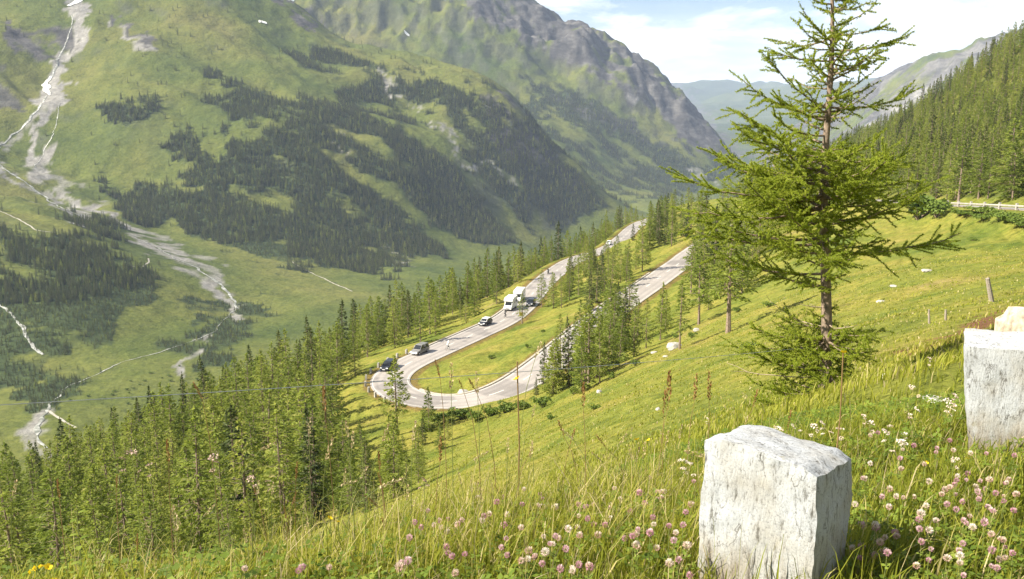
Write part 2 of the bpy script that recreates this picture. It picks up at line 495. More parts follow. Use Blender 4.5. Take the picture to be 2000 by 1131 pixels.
def granite_mat():
    m, nt, out = new_mat('pale_granite')
    L = nt.links
    tcn = N(nt, 'ShaderNodeTexCoord')
    mp = N(nt, 'ShaderNodeMapping'); mp.inputs['Scale'].default_value = (1.0, 1.0, 0.22); mp.inputs['Rotation'].default_value = (0, 0.16, 0)
    L.new(tcn.outputs['Object'], mp.inputs['Vector'])
    n1 = N(nt, 'ShaderNodeTexNoise', Scale=46.0, Detail=9.0, Roughness=0.74); L.new(mp.outputs[0], n1.inputs['Vector'])
    n2 = N(nt, 'ShaderNodeTexNoise', Scale=110.0, Detail=5.0, Roughness=0.7); L.new(tcn.outputs['Object'], n2.inputs['Vector'])
    n3 = N(nt, 'ShaderNodeTexNoise', Scale=4.5, Detail=5.0); L.new(tcn.outputs['Object'], n3.inputs['Vector'])
    c = rampn(nt, n1.outputs['Fac'], [(0.29, (0.05, 0.048, 0.045)), (0.38, (0.21, 0.21, 0.207)), (0.45, (0.395, 0.41, 0.435)), (0.8, (0.45, 0.47, 0.50))])
    c2 = rampn(nt, n2.outputs['Fac'], [(0.33, (0.45, 0.45, 0.46)), (0.48, (1, 1, 1))])
    c3 = rampn(nt, n3.outputs['Fac'], [(0.35, (0.86, 0.80, 0.70)), (0.55, (1, 1, 1))])
    cc = mixc(nt, 1.0, mixc(nt, 0.8, c, c2, 'MULTIPLY'), c3, 'MULTIPLY')
    sz_ = N(nt, 'ShaderNodeSeparateXYZ'); L.new(tcn.outputs['Object'], sz_.inputs[0])
    n4 = N(nt, 'ShaderNodeTexNoise', Scale=14.0, Detail=6.0, Roughness=0.7); L.new(mp.outputs[0], n4.inputs['Vector'])
    ad4 = N(nt, 'ShaderNodeMath', operation='MULTIPLY_ADD'); ad4.inputs[1].default_value = 0.75; L.new(n4.outputs['Fac'], ad4.inputs[0]); L.new(sz_.outputs['Z'], ad4.inputs[2])
    dirt = rampn(nt, ad4.outputs[0], [(0.52, (0.62, 0.52, 0.40)), (0.72, (1, 1, 1))])
    cc = mixc(nt, 1.0, cc, dirt, 'MULTIPLY')
    mpc = N(nt, 'ShaderNodeMapping'); mpc.inputs['Scale'].default_value = (1.0, 1.0, 0.45); mpc.inputs['Rotation'].default_value = (0.1, 0.5, 0)
    L.new(tcn.outputs['Object'], mpc.inputs['Vector'])
    n5 = N(nt, 'ShaderNodeTexNoise', Scale=7.5, Detail=7.0, Roughness=0.62, Distortion=0.6); L.new(mpc.outputs[0], n5.inputs['Vector'])
    n6 = N(nt, 'ShaderNodeTexNoise', Scale=5.0, Detail=3.0); L.new(tcn.outputs['Object'], n6.inputs['Vector'])
    crk = rampn(nt, n5.outputs['Fac'], [(0.487, (1, 1, 1)), (0.50, (0.22, 0.20, 0.17)), (0.513, (1, 1, 1))])
    msk = rampn(nt, n6.outputs['Fac'], [(0.46, (0, 0, 0)), (0.58, (1, 1, 1))])
    cc = mixc(nt, msk, cc, mixc(nt, 1.0, cc, crk, 'MULTIPLY'))
    n7 = N(nt, 'ShaderNodeTexNoise', Scale=16.0, Detail=5.0, Roughness=0.6); L.new(tcn.outputs['Object'], n7.inputs['Vector'])
    lich = rampn(nt, n7.outputs['Fac'], [(0.66, (0, 0, 0)), (0.71, (0.55, 0.55, 0.55))])
    cc = mixc(nt, lich, cc, (0.22, 0.20, 0.13))
    p = N(nt, 'ShaderNodeBsdfPrincipled', Roughness=0.85)
    L.new(cc, p.inputs['Base Color'])
    b = N(nt, 'ShaderNodeBump', Strength=0.7, Distance=0.012)
    L.new(n1.outputs['Fac'], b.inputs['Height'])
    b2 = N(nt, 'ShaderNodeBump', Strength=0.35, Distance=0.004)
    L.new(n2.outputs['Fac'], b2.inputs['Height']); L.new(b.outputs[0], b2.inputs['Normal'])
    L.new(b2.outputs[0], p.inputs['Normal'])
    L.new(p.outputs[0], out.inputs['Surface'])
    return m
M['granite'] = granite_mat()
M['boulder'] = simple_mat('pale_limestone', (0.34, 0.32, 0.285), 0.85, var=0.35, scale=3, bump=0.5)
M['warmrock'] = simple_mat('warm_pale_rock', (0.36, 0.30, 0.23), 0.85, var=0.45, scale=6, bump=0.6)

# ------------------------------------------------------------------ terrain: control points
CT, CR, CQ = [], [], []
def cw(x, y, z):
    r = math.hypot(x, y)
    CT.append(math.atan2(x, y)); CR.append(math.log(r)); CQ.append(z / r)
def c(px, py, Y):
    cw(*at(px, py, Y))
def cz(px, py, z):
    d = ray(px, py); cw(*(d * (z / d[2])))

for th in (-50, -30, -12, 5, 22, 40):
    t = math.radians(th)
    for r, z in ((0.6, -1.68), (1.4, -1.70), (2.3, -1.76)):
        cw(r * math.sin(t), r * math.cos(t), z)
# crest of the verge
for p in ((-350, 1390, 2.3), (-150, 1350, 2.45), (300, 1290, 2.7), (600, 1175, 3.3), (800, 1100, 4.0), (1000, 1030, 5.0), (1300, 970, 5.5)): c(*p)
cw(0.95, 3.1, -1.84); cw(2.8, 5.1, -2.04); cw(1.7, 4.0, -1.95); cw(4.2, 6.0, -2.05)
for p in ((2000, 765, 8), (2300, 740, 8), (1850, 725, 9), (1700, 785, 9), (1500, 855, 8), (1300, 905, 8), (1000, 1030, 8), (800, 1115, 8), (600, 1185, 8), (300, 1270, 8), (-150, 1370, 8), (-350, 1400, 8)): c(*p)
for p in ((2300, 620, 20), (1950, 650, 20), (1610, 800, 20), (1300, 885, 20), (1000, 985, 20), (800, 1065, 20), (600, 1140, 20), (200, 1250, 20), (-150, 1320, 20), (-350, 1350, 20)): c(*p)
for p in ((2300, 545, 50), (1950, 585, 50), (1750, 618, 50), (1500, 700, 50), (1300, 790, 50), (1100, 880, 50), (900, 955, 50), (600, 1070, 50), (300, 1165, 50), (0, 1240, 50), (-300, 1290, 50)): c(*p)
for p in ((2300, 465, 100), (2000, 500, 100), (1800, 520, 100), (1500, 610, 100), (1300, 690, 100), (1100, 780, 100), (900, 852, 105), (775, 847, 112), (600, 955, 100), (300, 1055, 100), (0, 1135, 100), (-300, 1190, 100)): c(*p)
for p in ((2000, 428, 128), (1800, 443, 150), (1600, 505, 150), (1400, 590, 150), (1250, 640, 150)): c(*p)
# left slope down to where it rolls over
for p in ((1000, 560, 280), (800, 640, 230), (600, 740, 210), (400, 840, 195), (200, 930, 185), (0, 1030, 175), (-300, 1130, 165)): c(*p)
for p in ((-60, 500, -190), (-150, 300, -165), (-220, 420, -245), (-330, 560, -296), (-100, 800, -292), (100, 720, -120), (60, 950, -215), (130, 1300, -270), (60, 1500, -310), (300, 2100, -322), (-250, 250, -190), (-380, 400, -280), (-500, 600, -298), (500, 2600, -325), (60, 520, -100)): cw(*p)
# road points double as control
ROAD_UP = [at(2400, 440, 92), at(2150, 416, 118), at(2000, 408, 140), at(1870, 401, 170), at(1780, 396, 205), at(1700, 390, 240),
           np.array([97, 258, -26.5]), np.array([89, 271, -29]), np.array([76, 273, -31.5]), np.array([62, 260, -34.6]), at(1352, 496, 240),
           at(1330, 512, 228), at(1270, 555, 204), at(1210, 596, 187), at(1160, 634, 172), at(1100, 684, 157), at(1050, 724, 147), at(1000, 756, 139.5),
           at(930, 781, 135), at(860, 787, 136), at(805, 778, 140.5), at(768, 762, 147.5), at(760, 743, 153.5), at(776, 722, 160), at(812, 703, 166.5), at(855, 684, 174),
           at(920, 656, 187), at(985, 625, 202), at(1022, 596, 219), at(1052, 560, 243), at(1085, 531, 270), at(1115, 511, 295), at(1150, 498, 315), at(1190, 484, 335),
           at(1217, 464, 372), at(1236, 446, 410), at(1256, 434, 445), at(1290, 424, 490), at(1340, 414, 540)]
for p in ROAD_UP: cw(*p)
# wooded hill on the right
for p in ((2300, -40, 410), (2000, 85, 450), (1900, 150, 520), (1800, 225, 600), (1700, 272, 700), (1600, 318, 850), (1500, 358, 1000), (1440, 386, 1100),
          (1900, 345, 235), (2150, 330, 200), (1900, 262, 320), (1975, 180, 400), (1750, 335, 400), (1650, 352, 480), (1500, 402, 500), (1400, 420, 580), (2300, 150, 300)): c(*p)
for p in ((2300, 120, 900), (2000, 250, 900), (1900, 265, 1000), (1800, 300, 1200), (1700, 330, 1400), (1600, 352, 1700), (1500, 385, 1800)): c(*p)
# valley floor
for p in ((60, 885, -300), (-300, 930, -298), (90, 800, -300), (300, 740, -303), (380, 700, -304), (600, 600, -309), (780, 522, -313), (900, 482, -316), (1100, 446, -322), (1250, 402, -330), (1350, 377, -336), (1440, 345, -345), (1000, 462, -318), (700, 560, -311)): cz(*p)
# fan and gully on the left
for p in ((460, 600, 1395), (300, 480, 1690), (180, 430, 1740), (0, 310, 2010), (70, 322, 2060), (90, 165, 2450), (150, 0, 2800), (220, -150, 3150),
          (0, 450, 1500), (100, 480, 1450), (-200, 450, 1450), (130, 620, 1180), (270, 640, 1210), (0, 755, 985), (-300, 700, 1050), (0, 600, 1230), (330, 560, 1400), (-250, 250, 2100), (-250, 50, 2500), (0, 120, 2430), (30, 20, 2680), (-200, -150, 2950)): c(*p)
# mountain one
for p in ((1000, 460, 2350), (790, 512, 1880), (740, 530, 1780), (600, 510, 1780), (450, 482, 1800), (300, 450, 1850),
          (500, 300, 2150), (800, 350, 2250), (600, 200, 2500), (300, 200, 2350), (400, 100, 2620), (300, 0, 2830), (300, 350, 2060), (800, 200, 2680), (1000, 300, 2550), (900, 420, 2250), (500, 400, 1990), (650, 420, 2040),
          (200, 100, 2560), (200, 250, 2230), (450, -150, 3150), (700, 130, 2850), (480, 20, 2900)): c(*p)
CREST1 = [(500, -25, 3120), (560, 2, 3110), (600, 30, 3105), (640, 62, 3090), (700, 86, 3070), (750, 100, 3050), (820, 118, 3000), (880, 140, 2950), (940, 165, 2900), (1000, 196, 2850), (1030, 228, 2815), (1060, 266, 2780), (1095, 302, 2740), (1130, 337, 2700), (1165, 372, 2660), (1197, 404, 2620)]
for p in CREST1: c(*p)
for (px, py, Y) in CREST1[:-2]:
    p = at(px, py, Y); cw(p[0] * 1.13, p[1] * 1.13, p[2] * 1.13 - 150)
# mountain two
CREST2 = [(880, -75, 4620), (930, -45, 4560), (985, 0, 4500), (1040, 45, 4450), (1070, 63, 4430), (1100, 62, 4420), (1120, 49, 4415), (1150, 68, 4405), (1200, 108, 4390), (1230, 121, 4380), (1265, 146, 4370), (1300, 172, 4360), (1350, 214, 4340), (1400, 258, 4320), (1435, 300, 4310), (1460, 335, 4300)]
for p in CREST2: c(*p)
for (px, py, Y) in CREST2[::2]:
    p = at(px, py, Y); cw(p[0] * 1.18, p[1] * 1.18, p[2] * 1.18 - 160)
for p in ((1200, 250, 3980), (1100, 200, 4020), (1000, 150, 4080), (850, 90, 4150), (700, 30, 4250), (600, -30, 4350), (1300, 300, 3950), (1380, 345, 3900), (1280, 370, 3550), (1200, 350, 3550), (1100, 290, 3600), (400, -150, 4300), (600, -180, 4800), (800, -130, 4750)): c(*p)
# far ridge on the right and the blue ranges
for p in ((2300, 10, 5000), (2000, 55, 5000), (1930, 85, 5150), (1900, 95, 5200), (1870, 114, 5180), (1835, 103, 5100), (1800, 128, 5200), (1760, 146, 5300), (1700, 170, 5600), (1620, 208, 6000), (1550, 245, 6300), (1490, 283, 6500),
          (1900, 200, 4200), (1800, 250, 4200), (1700, 295, 4300), (1550, 330, 4800), (2200, 120, 4100)): c(*p)
for p in ((2200, 110, 7500), (1900, 160, 7500), (1750, 185, 7600)): c(*p)
for p in ((1430, 300, 6200), (1420, 262, 8000), (1500, 262, 8300), (1600, 225, 8500), (1340, 225, 11000), (1420, 212, 11000), (1500, 218, 11000), (1600, 205, 11000),
          (1200, 175, 15000), (1330, 172, 15000), (1400, 168, 15000), (1450, 175, 15000), (1500, 170, 15000), (1600, 168, 15000), (1750, 172, 15000), (2000, 176, 15000), (2300, 176, 15000),
          (1330, 200, 19500), (1500, 200, 19500), (1750, 200, 19500), (2200, 200, 19500), (900, 150, 15000), (500, 120, 15000), (0, 120, 15000), (500, 150, 19500), (0, 150, 19500), (600, 40, 7000), (200, 0, 7000), (-200, 0, 5000), (-300, 50, 9000), (1150, 120, 7000)): c(*p)

CT = np.array(CT); CR = np.array(CR); CQ = np.array(CQ)
def kern(d2):
    return 0.5 * d2 * np.log(d2 + 1e-12)
n_c = len(CT)
K = kern((CT[:, None] - CT[None]) ** 2 + (CR[:, None] - CR[None]) ** 2)
K[np.arange(n_c), np.arange(n_c)] += 2e-5
P = np.stack([np.ones(n_c), CT, CR], 1)
A_ = np.zeros((n_c + 3, n_c + 3)); A_[:n_c, :n_c] = K; A_[:n_c, n_c:] = P; A_[n_c:, :n_c] = P.T
sol = np.linalg.solve(A_, np.concatenate([CQ, np.zeros(3)]))

th_in = np.arange(-33, 33.001, 0.15)
th_out = np.arange(34.2, 76, 1.4)
TH = np.radians(np.concatenate([-th_out[::-1], th_in, th_out]))
def seg(a, b, step):
    n = int(round(math.log(b / a) / step))
    return np.linspace(math.log(a), math.log(b), n, endpoint=False)
LR = np.concatenate([seg(0.6, 100, 0.013), seg(100, 500, 0.0075), seg(500, 1300, 0.010), seg(1300, 5500, 0.0042), seg(5500, 20000, 0.012), [math.log(20000)]])
R_ = np.exp(LR)
nT, nR = len(TH), len(LR)
GT, GR = np.meshgrid(TH, LR, indexing='ij')
GTc = np.clip(GT, -math.radians(46), math.radians(42))
Q = np.empty(GT.shape)
gt = GTc.ravel(); gr = GR.ravel(); qq = Q.ravel()
for s0 in range(0, gt.size, 20000):
    sl = slice(s0, s0 + 20000)
    d2 = (gt[sl, None] - CT[None]) ** 2 + (gr[sl, None] - CR[None]) ** 2
    qq[sl] = kern(d2) @ sol[:n_c] + sol[n_c] + sol[n_c + 1] * gt[sl] + sol[n_c + 2] * gr[sl]
Q = qq.reshape(GT.shape)
RR = np.exp(GR)
X = RR * np.sin(GT); Y_ = RR * np.cos(GT); H = Q * RR

# relief
steep_far = smooth(1250, 1900, RR) * (1 - smooth(9000, 14000, RR) * 0.3)
flat = smooth(-255, -170, H)           # keep the valley floor flat
s_ = 0.40 * X + 0.915 * Y_; t_ = -0.915 * X + 0.40 * Y_
warp = fbm(X / 500, Y_ / 500, 3, 5) * 120
gul = 0.5 - np.abs(fbm((s_ + warp) / 230, t_ / 900, 4, 21)) * 2.2
rel = fbm(X / 420, Y_ / 420, 5, 3) * 44 + gul * 22 + fbm(X / 90, Y_ / 90, 4, 9) * 9
crag = (0.55 - np.abs(fbm(X / 210, Y_ / 210, 5, 77)) * 2) * smooth(3900, 4200, RR) * (1 - smooth(7000, 9000, RR))
H = H + smooth(4150, 4300, RR) * (1 - smooth(4700, 5000, RR)) * smooth(-150, 0, H) * (0.5 - np.abs(fbm(X / 110, Y_ / 170, 4, 88)) * 2.5) * 27
H = H + steep_far * flat * rel + crag * 46 * smooth(-150, 50, H) + smooth(6500, 9000, RR) * fbm(X / 1300, Y_ / 1300, 5, 31) * 190
H = np.where(H > 520, 520 + 260 * np.tanh((H - 520) / 260), H)
mid = smooth(9, 30, RR) * (1 - smooth(900, 1200, RR))
H = H + mid * (fbm(X / 26, Y_ / 26, 4, 41) * 0.9 + fbm(X / 6, Y_ / 6, 3, 43) * 0.22) * smooth(5, 60, RR)
H = H + (1 - smooth(20, 60, RR)) * smooth(1.5, 3, RR) * fbm(X / 1.3, Y_ / 1.3, 4, 45) * 0.05

# ------------------------------------------------------------------ roads: centre lines, terrain shelf
def spline(pts, step):
    pts = [np.asarray(p, float) for p in pts]
    out = []
    for i in range(len(pts) - 1):
        p0 = pts[max(i - 1, 0)]; p1 = pts[i]; p2 = pts[i + 1]; p3 = pts[min(i + 2, len(pts) - 1)]
        n = max(2, int(np.linalg.norm(p2 - p1) / step))
        for k in range(n):
            t = k / n
            out.append(0.5 * ((2 * p1) + (-p0 + p2) * t + (2 * p0 - 5 * p1 + 4 * p2 - p3) * t * t + (-p0 + 3 * p1 - 3 * p2 + p3) * t ** 3))
    out.append(pts[-1])
    return np.array(out)

road = spline(ROAD_UP, 1.5)
for _ in range(30):     # an even grade
    road[1:-1, 2] = (road[:-2, 2] + 2 * road[1:-1, 2] + road[2:, 2]) / 4
for _ in range(6):
    road[1:-1, :2] = (road[:-2, :2] + 2 * road[1:-1, :2] + road[2:, :2]) / 4
RW = 3.5    # half width
sel = (RR > 80) & (RR < 640) & (np.abs(GT) < math.radians(50))
ii = np.flatnonzero(sel.ravel())
xs = X.ravel()[ii]; ys = Y_.ravel()[ii]
dmin = np.full(len(ii), 1e9); kmin = np.zeros(len(ii), int)
for s0 in range(0, len(ii), 20000):
    sl = slice(s0, s0 + 20000)
    d = (xs[sl, None] - road[None, :, 0]) ** 2 + (ys[sl, None] - road[None, :, 1]) ** 2
    k = d.argmin(1)
    kmin[sl] = k; dmin[sl] = np.sqrt(d[np.arange(len(k)), k])
wgt = 1 - smooth(RW + 1.2, RW + 9.0, dmin)
hf = H.ravel()
hf[ii] = hf[ii] * (1 - wgt) + (road[kmin, 2] - 0.10) * wgt
H = hf.reshape(H.shape)
ROADD = np.full(H.size, 1e3); ROADD[ii] = dmin; ROADD = ROADD.reshape(H.shape)
Q = H / RR

def hgt(x, y):
    th = math.atan2(x, y); lr = math.log(math.hypot(x, y))
    i = min(max(np.searchsorted(TH, th) - 1, 0), nT - 2); j = min(max(np.searchsorted(LR, lr) - 1, 0), nR - 2)
    a = min(max((th - TH[i]) / (TH[i + 1] - TH[i]), 0), 1); b = min(max((lr - LR[j]) / (LR[j + 1] - LR[j]), 0), 1)
    return float((H[i, j] * (1 - b) + H[i, j + 1] * b) * (1 - a) + (H[i + 1, j] * (1 - b) + H[i + 1, j + 1] * b) * a)

def hgt_v(x, y, G=None):
    G = H if G is None else G
    th = np.arctan2(x, y); lr = np.log(np.hypot(x, y))
    i = np.clip(np.searchsorted(TH, th) - 1, 0, nT - 2); j = np.clip(np.searchsorted(LR, lr) - 1, 0, nR - 2)
    a = np.clip((th - TH[i]) / (TH[i + 1] - TH[i]), 0, 1); b = np.clip((lr - LR[j]) / (LR[j + 1] - LR[j]), 0, 1)
    return (G[i, j] * (1 - b) + G[i, j + 1] * b) * (1 - a) + (G[i + 1, j] * (1 - b) + G[i + 1, j + 1] * b) * a

def hit(px, py, lift=0.0, rmin=1.5):
    """first ground point (raised by lift) on the line of sight"""
    d = ray(px, py)
    th = math.atan2(d[0], d[1]); q = d[2] / math.hypot(d[0], d[1])
    i = min(max(np.searchsorted(TH, th) - 1, 0), nT - 2)
    a = (th - TH[i]) / (TH[i + 1] - TH[i])
    col = H[i] * (1 - a) + H[i + 1] * a + lift
    f = col - q * R_
    j0 = np.searchsorted(R_, rmin)
    k = np.flatnonzero(f[j0:] >= 0)
    if len(k) == 0:
        return None
    j = j0 + k[0]
    if j == j0:
        r = R_[j]
    else:
        f0, f1 = f[j - 1], f[j]
        r = R_[j - 1] + (R_[j] - R_[j - 1]) * (-f0) / (f1 - f0 + 1e-12)
    return np.array([r * math.sin(th), r * math.cos(th), q * r - lift])

PXG, PYG = project(X, Y_, H)
# visible part of the sheet
qmax = np.maximum.accumulate(Q, axis=1)
VIS = Q >= qmax - 1e-3

# ------------------------------------------------------------------ land cover
nzA = fbm(X / 60, Y_ / 60, 4, 101); nzB = fbm(X / 160, Y_ / 160, 4, 102); nzC = fbm(X / 22, Y_ / 22, 3, 103)
jx = PXG + (nzA * 40 + nzC * 14); jy = PYG + (fbm(X / 60 + 50, Y_ / 60, 4, 104) * 28 + fbm(X / 22, Y_ / 22 + 40, 3, 105) * 10)
far = RR > 700
streak = fbm((s_ + warp * 0.6) / 55, t_ / 420, 4, 201)      # runs down the fall line
forest = np.zeros(H.shape)
def cover(dst, poly, val=1.0, noise_=None, thr=0.0, soft=0.2):
    k = in_poly(jx, jy, poly) & far
    v = np.full(H.shape, val)
    if noise_ is not None:
        v = val * smooth(thr - soft, thr + soft, noise_)
    dst[k] = np.maximum(dst, v)[k]
mixn = streak * 1.1 + nzB * 0.7 + nzA * 0.55 + nzC * 0.35
cover(forest, [(440, 180), (520, 190), (560, 260), (640, 330), (700, 400), (760, 470), (795, 520), (700, 538), (620, 515), (520, 500), (420, 470), (375, 455), (330, 400), (400, 350), (385, 330), (440, 300), (450, 230)], 1.0, mixn + 0.42)
cover(forest, [(560, 250), (660, 180), (760, 150), (900, 190), (1000, 225), (1060, 280), (1130, 350), (1197, 402), (1150, 430), (1000, 462), (900, 488), (800, 505), (740, 460), (690, 400), (620, 320)], 1.0, mixn + 0.34)
cover(forest, [(600, 80), (760, 130), (900, 160), (1000, 215), (900, 220), (740, 190), (640, 150)], 1.0, mixn - 0.10)
cover(forest, [(180, 365), (260, 370), (360, 395), (390, 450), (320, 445), (240, 410)], 1.0, mixn + 0.30)
cover(forest, [(-250, 440), (0, 440), (70, 480), (85, 540), (135, 640), (145, 690), (60, 745), (0, 762), (-250, 800)], 1.0, mixn + 0.38)
cover(forest, [(75, 465), (150, 470), (250, 500), (305, 545), (290, 600), (240, 620), (205, 660), (150, 705), (110, 650), (90, 540)], 1.0, mixn + 0.40)
cover(forest, [(340, 580), (420, 568), (462, 590), (440, 620), (370, 630)], 1.0, mixn + 0.25)
cover(forest, [(310, 672), (420, 630), (475, 580), (540, 590), (530, 640), (450, 682), (330, 694)], 1.0, mixn + 0.25)
cover(forest, [(30, 765), (130, 705), (255, 690), (225, 712), (130, 762), (95, 795), (50, 795)], 1.0, mixn + 0.15)
cover(forest, [(380, 690), (440, 690), (440, 727), (385, 727)], 1.0)
cover(forest, [(380, 470), (560, 490), (740, 530), (600, 530), (450, 500)], 1.0, mixn - 0.05)
cover(forest, [(1010, 200), (1130, 180), (1250, 260), (1350, 310), (1445, 330), (1400, 352), (1330, 372), (1200, 375), (1120, 310), (1050, 260)], 1.0, mixn + 0.36)
cover(forest, [(170, 190), (250, 190), (290, 215), (270, 250), (190, 230)], 1.0, mixn - 0.05)
cover(forest, [(275, 178), (325, 172), (312, 206), (282, 212)], 1.0, mixn + 0.2)
cover(forest, [(320, 258), (372, 248), (372, 300), (330, 312)], 1.0, mixn + 0.2)
cover(forest, [(360, 305), (420, 320), (412, 362), (362, 352)], 1.0, mixn + 0.3)
cover(forest, [(400, 145), (460, 150), (440, 165), (400, 160)], 1.0)
cover(forest, [(90, 430), (180, 430), (270, 450), (250, 470), (140, 455)], 1.0, mixn - 0.0)
cover(forest, [(1600, 200), (1750, 220), (1650, 320), (1480, 320), (1440, 290)], 1.0, mixn + 0.15)
cover(forest, [(420, 120), (700, 100), (1000, 200), (1190, 400), (900, 480), (740, 530), (560, 520), (380, 460), (300, 400), (400, 280)], 0.9, mixn - 0.22)
cover(forest, [(1000, 150), (1150, 160), (1300, 250), (1430, 320), (1350, 375), (1200, 400), (1060, 270)], 0.9, mixn - 0.12)
forest_far = (RR > 5600)
forest[forest_far] = (0.55 + 0.4 * smooth(-0.2, 0.2, fbm(X / 700, Y_ / 700, 4, 301)))[forest_far]
rock = np.zeros(H.shape)
cover(rock, [(890, -60), (985, -40), (1130, 20), (1310, 150), (1470, 320), (1405, 310), (1250, 205), (1150, 150), (1050, 90), (960, 55), (905, 40)], 1.0, mixn + 0.40)
cover(rock, [(930, 185), (1000, 200), (1065, 280), (1110, 340), (1160, 380), (1080, 350), (1000, 300), (940, 250)], 1.0, mixn + 0.2)
cover(rock, [(10, 55), (130, 55), (142, 105), (60, 112), (15, 95)], 1.0, mixn + 0.4)
cover(rock, [(-100, 120), (60, 135), (78, 175), (40, 205), (-100, 205)], 0.9, mixn + 0.4)
cover(rock, [(230, 20), (265, 70), (320, 95), (270, 95), (235, 60)], 1.0, mixn + 0.2)
cover(rock, [(560, 0), (640, 62), (560, 30), (500, -40)], 1.0, mixn + 0.5)
cover(rock, [(1020, 180), (1250, 230), (1440, 320), (1350, 300), (1150, 240)], 0.8, mixn - 0.15)
slope_ = np.gradient(H, axis=1) / np.gradient(RR, axis=1)
slp = np.hypot(slope_, np.gradient(H, axis=0) / (RR * np.gradient(GT, axis=0)))
rock = np.maximum(rock, smooth(1750, 2100, RR) * smooth(0.95, 1.45, slp + nzA * 0.45 + nzC * 0.3) * 0.42)
k = (RR > 3700) & (RR < 7000) & (PXG > 1480)
rock[k] = np.maximum(rock, smooth(-0.25, 0.15, mixn + 0.25))[k]
scree = np.zeros(H.shape)
cover(scree, [(138, -80), (175, -80), (158, 80), (138, 130), (118, 200), (92, 280), (72, 325), (55, 322), (72, 260), (90, 195), (80, 180), (105, 120), (130, 80)], 1.0)
for line, wd in (([(66, 322), (110, 358), (180, 405), (260, 450), (330, 490), (420, 540), (470, 600)], 13), ([(0, 318), (60, 365), (130, 410), (180, 436)], 9), ([(300, 478), (400, 530), (440, 560)], 17),
                 ([(0, 285), (50, 243), (95, 190)], 9), ([(120, 130), (95, 175)], 16),
                 ([(735, 140), (770, 170), (810, 215)], 4), ([(845, 250), (900, 300), (1000, 355)], 4), ([(645, 262), (660, 285)], 4), ([(230, 50), (260, 90), (300, 95)], 7),
                 ([(365, 740), (362, 705), (375, 685), (400, 678)], 8), ([(92, 800), (70, 830), (45, 850), (90, 880)], 16), ([(1240, 190), (1250, 185)], 7), ([(1380, 330), (1400, 352), (1350, 330)], 5),
                 ([(760, 470), (780, 490), (800, 512)], 4), ([(1700, 262), (1760, 220), (1830, 170)], 12), ([(1790, 230), (1850, 180)], 14)):
    d = dist_line(jx, jy, line)
    wd = wd * 0.95
    v = (1 - smooth(wd * 0.55, wd * 1.1, d + nzC * 4)) * (0.65 + 0.35 * smooth(-0.3, 0.2, nzA))
    scree = np.where(far & (d < wd * 1.4), np.maximum(scree, v), scree)
k = (RR > 4600) & (RR < 5600) & (PXG > 1720)
scree[k] = np.maximum(scree, 0.42 * smooth(-0.2, 0.3, streak + nzB * 0.5 + 0.1))[k]
forest = forest * (1 - scree)
hillw = in_poly(PXG, PYG, [(1690, 392), (1800, 386), (1900, 386), (2300, 395), (2300, -150), (2000, 60), (1800, 205), (1550, 330), (1430, 385), (1500, 415), (1600, 405)]) & (RR < 1300) & (RR > 150)
forest[hillw] = (0.45 + 0.3 * np.clip(nzC, -1, 1))[hillw]
soil = np.zeros(H.shape)
for (px, py, a, b, rot) in ((1848, 668, 52, 11, -0.2), (1922, 630, 58, 17, -0.35), (1775, 688, 36, 8, -0.1)):
    ca, sa = math.cos(rot), math.sin(rot)
    u = ((PXG - px) * ca + (PYG - py) * sa) / a; v = (-(PXG - px) * sa + (PYG - py) * ca) / b
    soil = np.where(RR < 200, np.maximum(soil, 1 - smooth(0.5, 1.1, np.hypot(u, v) + fbm(X * 1.2, Y_ * 1.2, 3, 400) * 0.7)), soil)
soil = np.where((ROADD < RW + 1.3), 0.55, soil)
near = 1 - smooth(500, 1000, RR)
scrub = smooth(0.12, 0.5, streak * 0.9 + nzA * 0.6 + nzC * 0.5) * 0.42 * smooth(1200, 1500, RR) * smooth(-290, -250, H)
# dark shrubby ground under the near woods is left to the trees themselves

# ------------------------------------------------------------------ the ground sheet, cut into its pieces
idx = np.arange(nT * nR).reshape(nT, nR)
quads = np.stack([idx[:-1, :-1], idx[1:, :-1], idx[1:, 1:], idx[:-1, 1:]], -1)       # (nT-1, nR-1, 4)
V = np.stack([X, Y_, H], -1).reshape(-1, 3)
gx = np.gradient(V.reshape(nT, nR, 3), axis=0); gy = np.gradient(V.reshape(nT, nR, 3), axis=1)
NRM = np.cross(gx, gy); NRM /= np.linalg.norm(NRM, axis=-1, keepdims=True) + 1e-12
NRM *= np.sign(NRM[..., 2:3])
NRMf = NRM.reshape(-1, 3)
rc = RR[:-1, :-1]; hc = H[:-1, :-1]; tcn_ = GT[:-1, :-1]
near_edge = np.where(tcn_ > math.radians(9), 1750.0, 620.0)
cls = np.full(rc.shape, 2)
cls[rc < near_edge] = 0
slopeok = NRM[:-1, :-1, 2] > 0.965
cls[(rc >= near_edge) & (hc < -262) & (rc < 5000)] = 1
cls[rc > 5800] = 3
attrs_all = {'forest': forest.ravel(), 'rock': rock.ravel(), 'scree': scree.ravel(), 'soil': soil.ravel(), 'near': near.ravel(), 'scrub': scrub.ravel()}
for kcl, nm in ((0, 'hillside'), (1, 'valley_floor'), (2, 'mountain'), (3, 'far_mountain')):
    f = quads[cls == kcl]
    used, inv = np.unique(f.ravel(), return_inverse=True)
    fq = inv.reshape(-1, 4)
    me = mesh_np(nm, V[used], quads=fq, mats=[M['ground']], smooth_=True, attrs={k: a[used] for k, a in attrs_all.items()})
    me.normals_split_custom_set_from_vertices(NRMf[used].tolist())
    tag(link(bpy.data.objects.new(nm, me)), kind='structure')
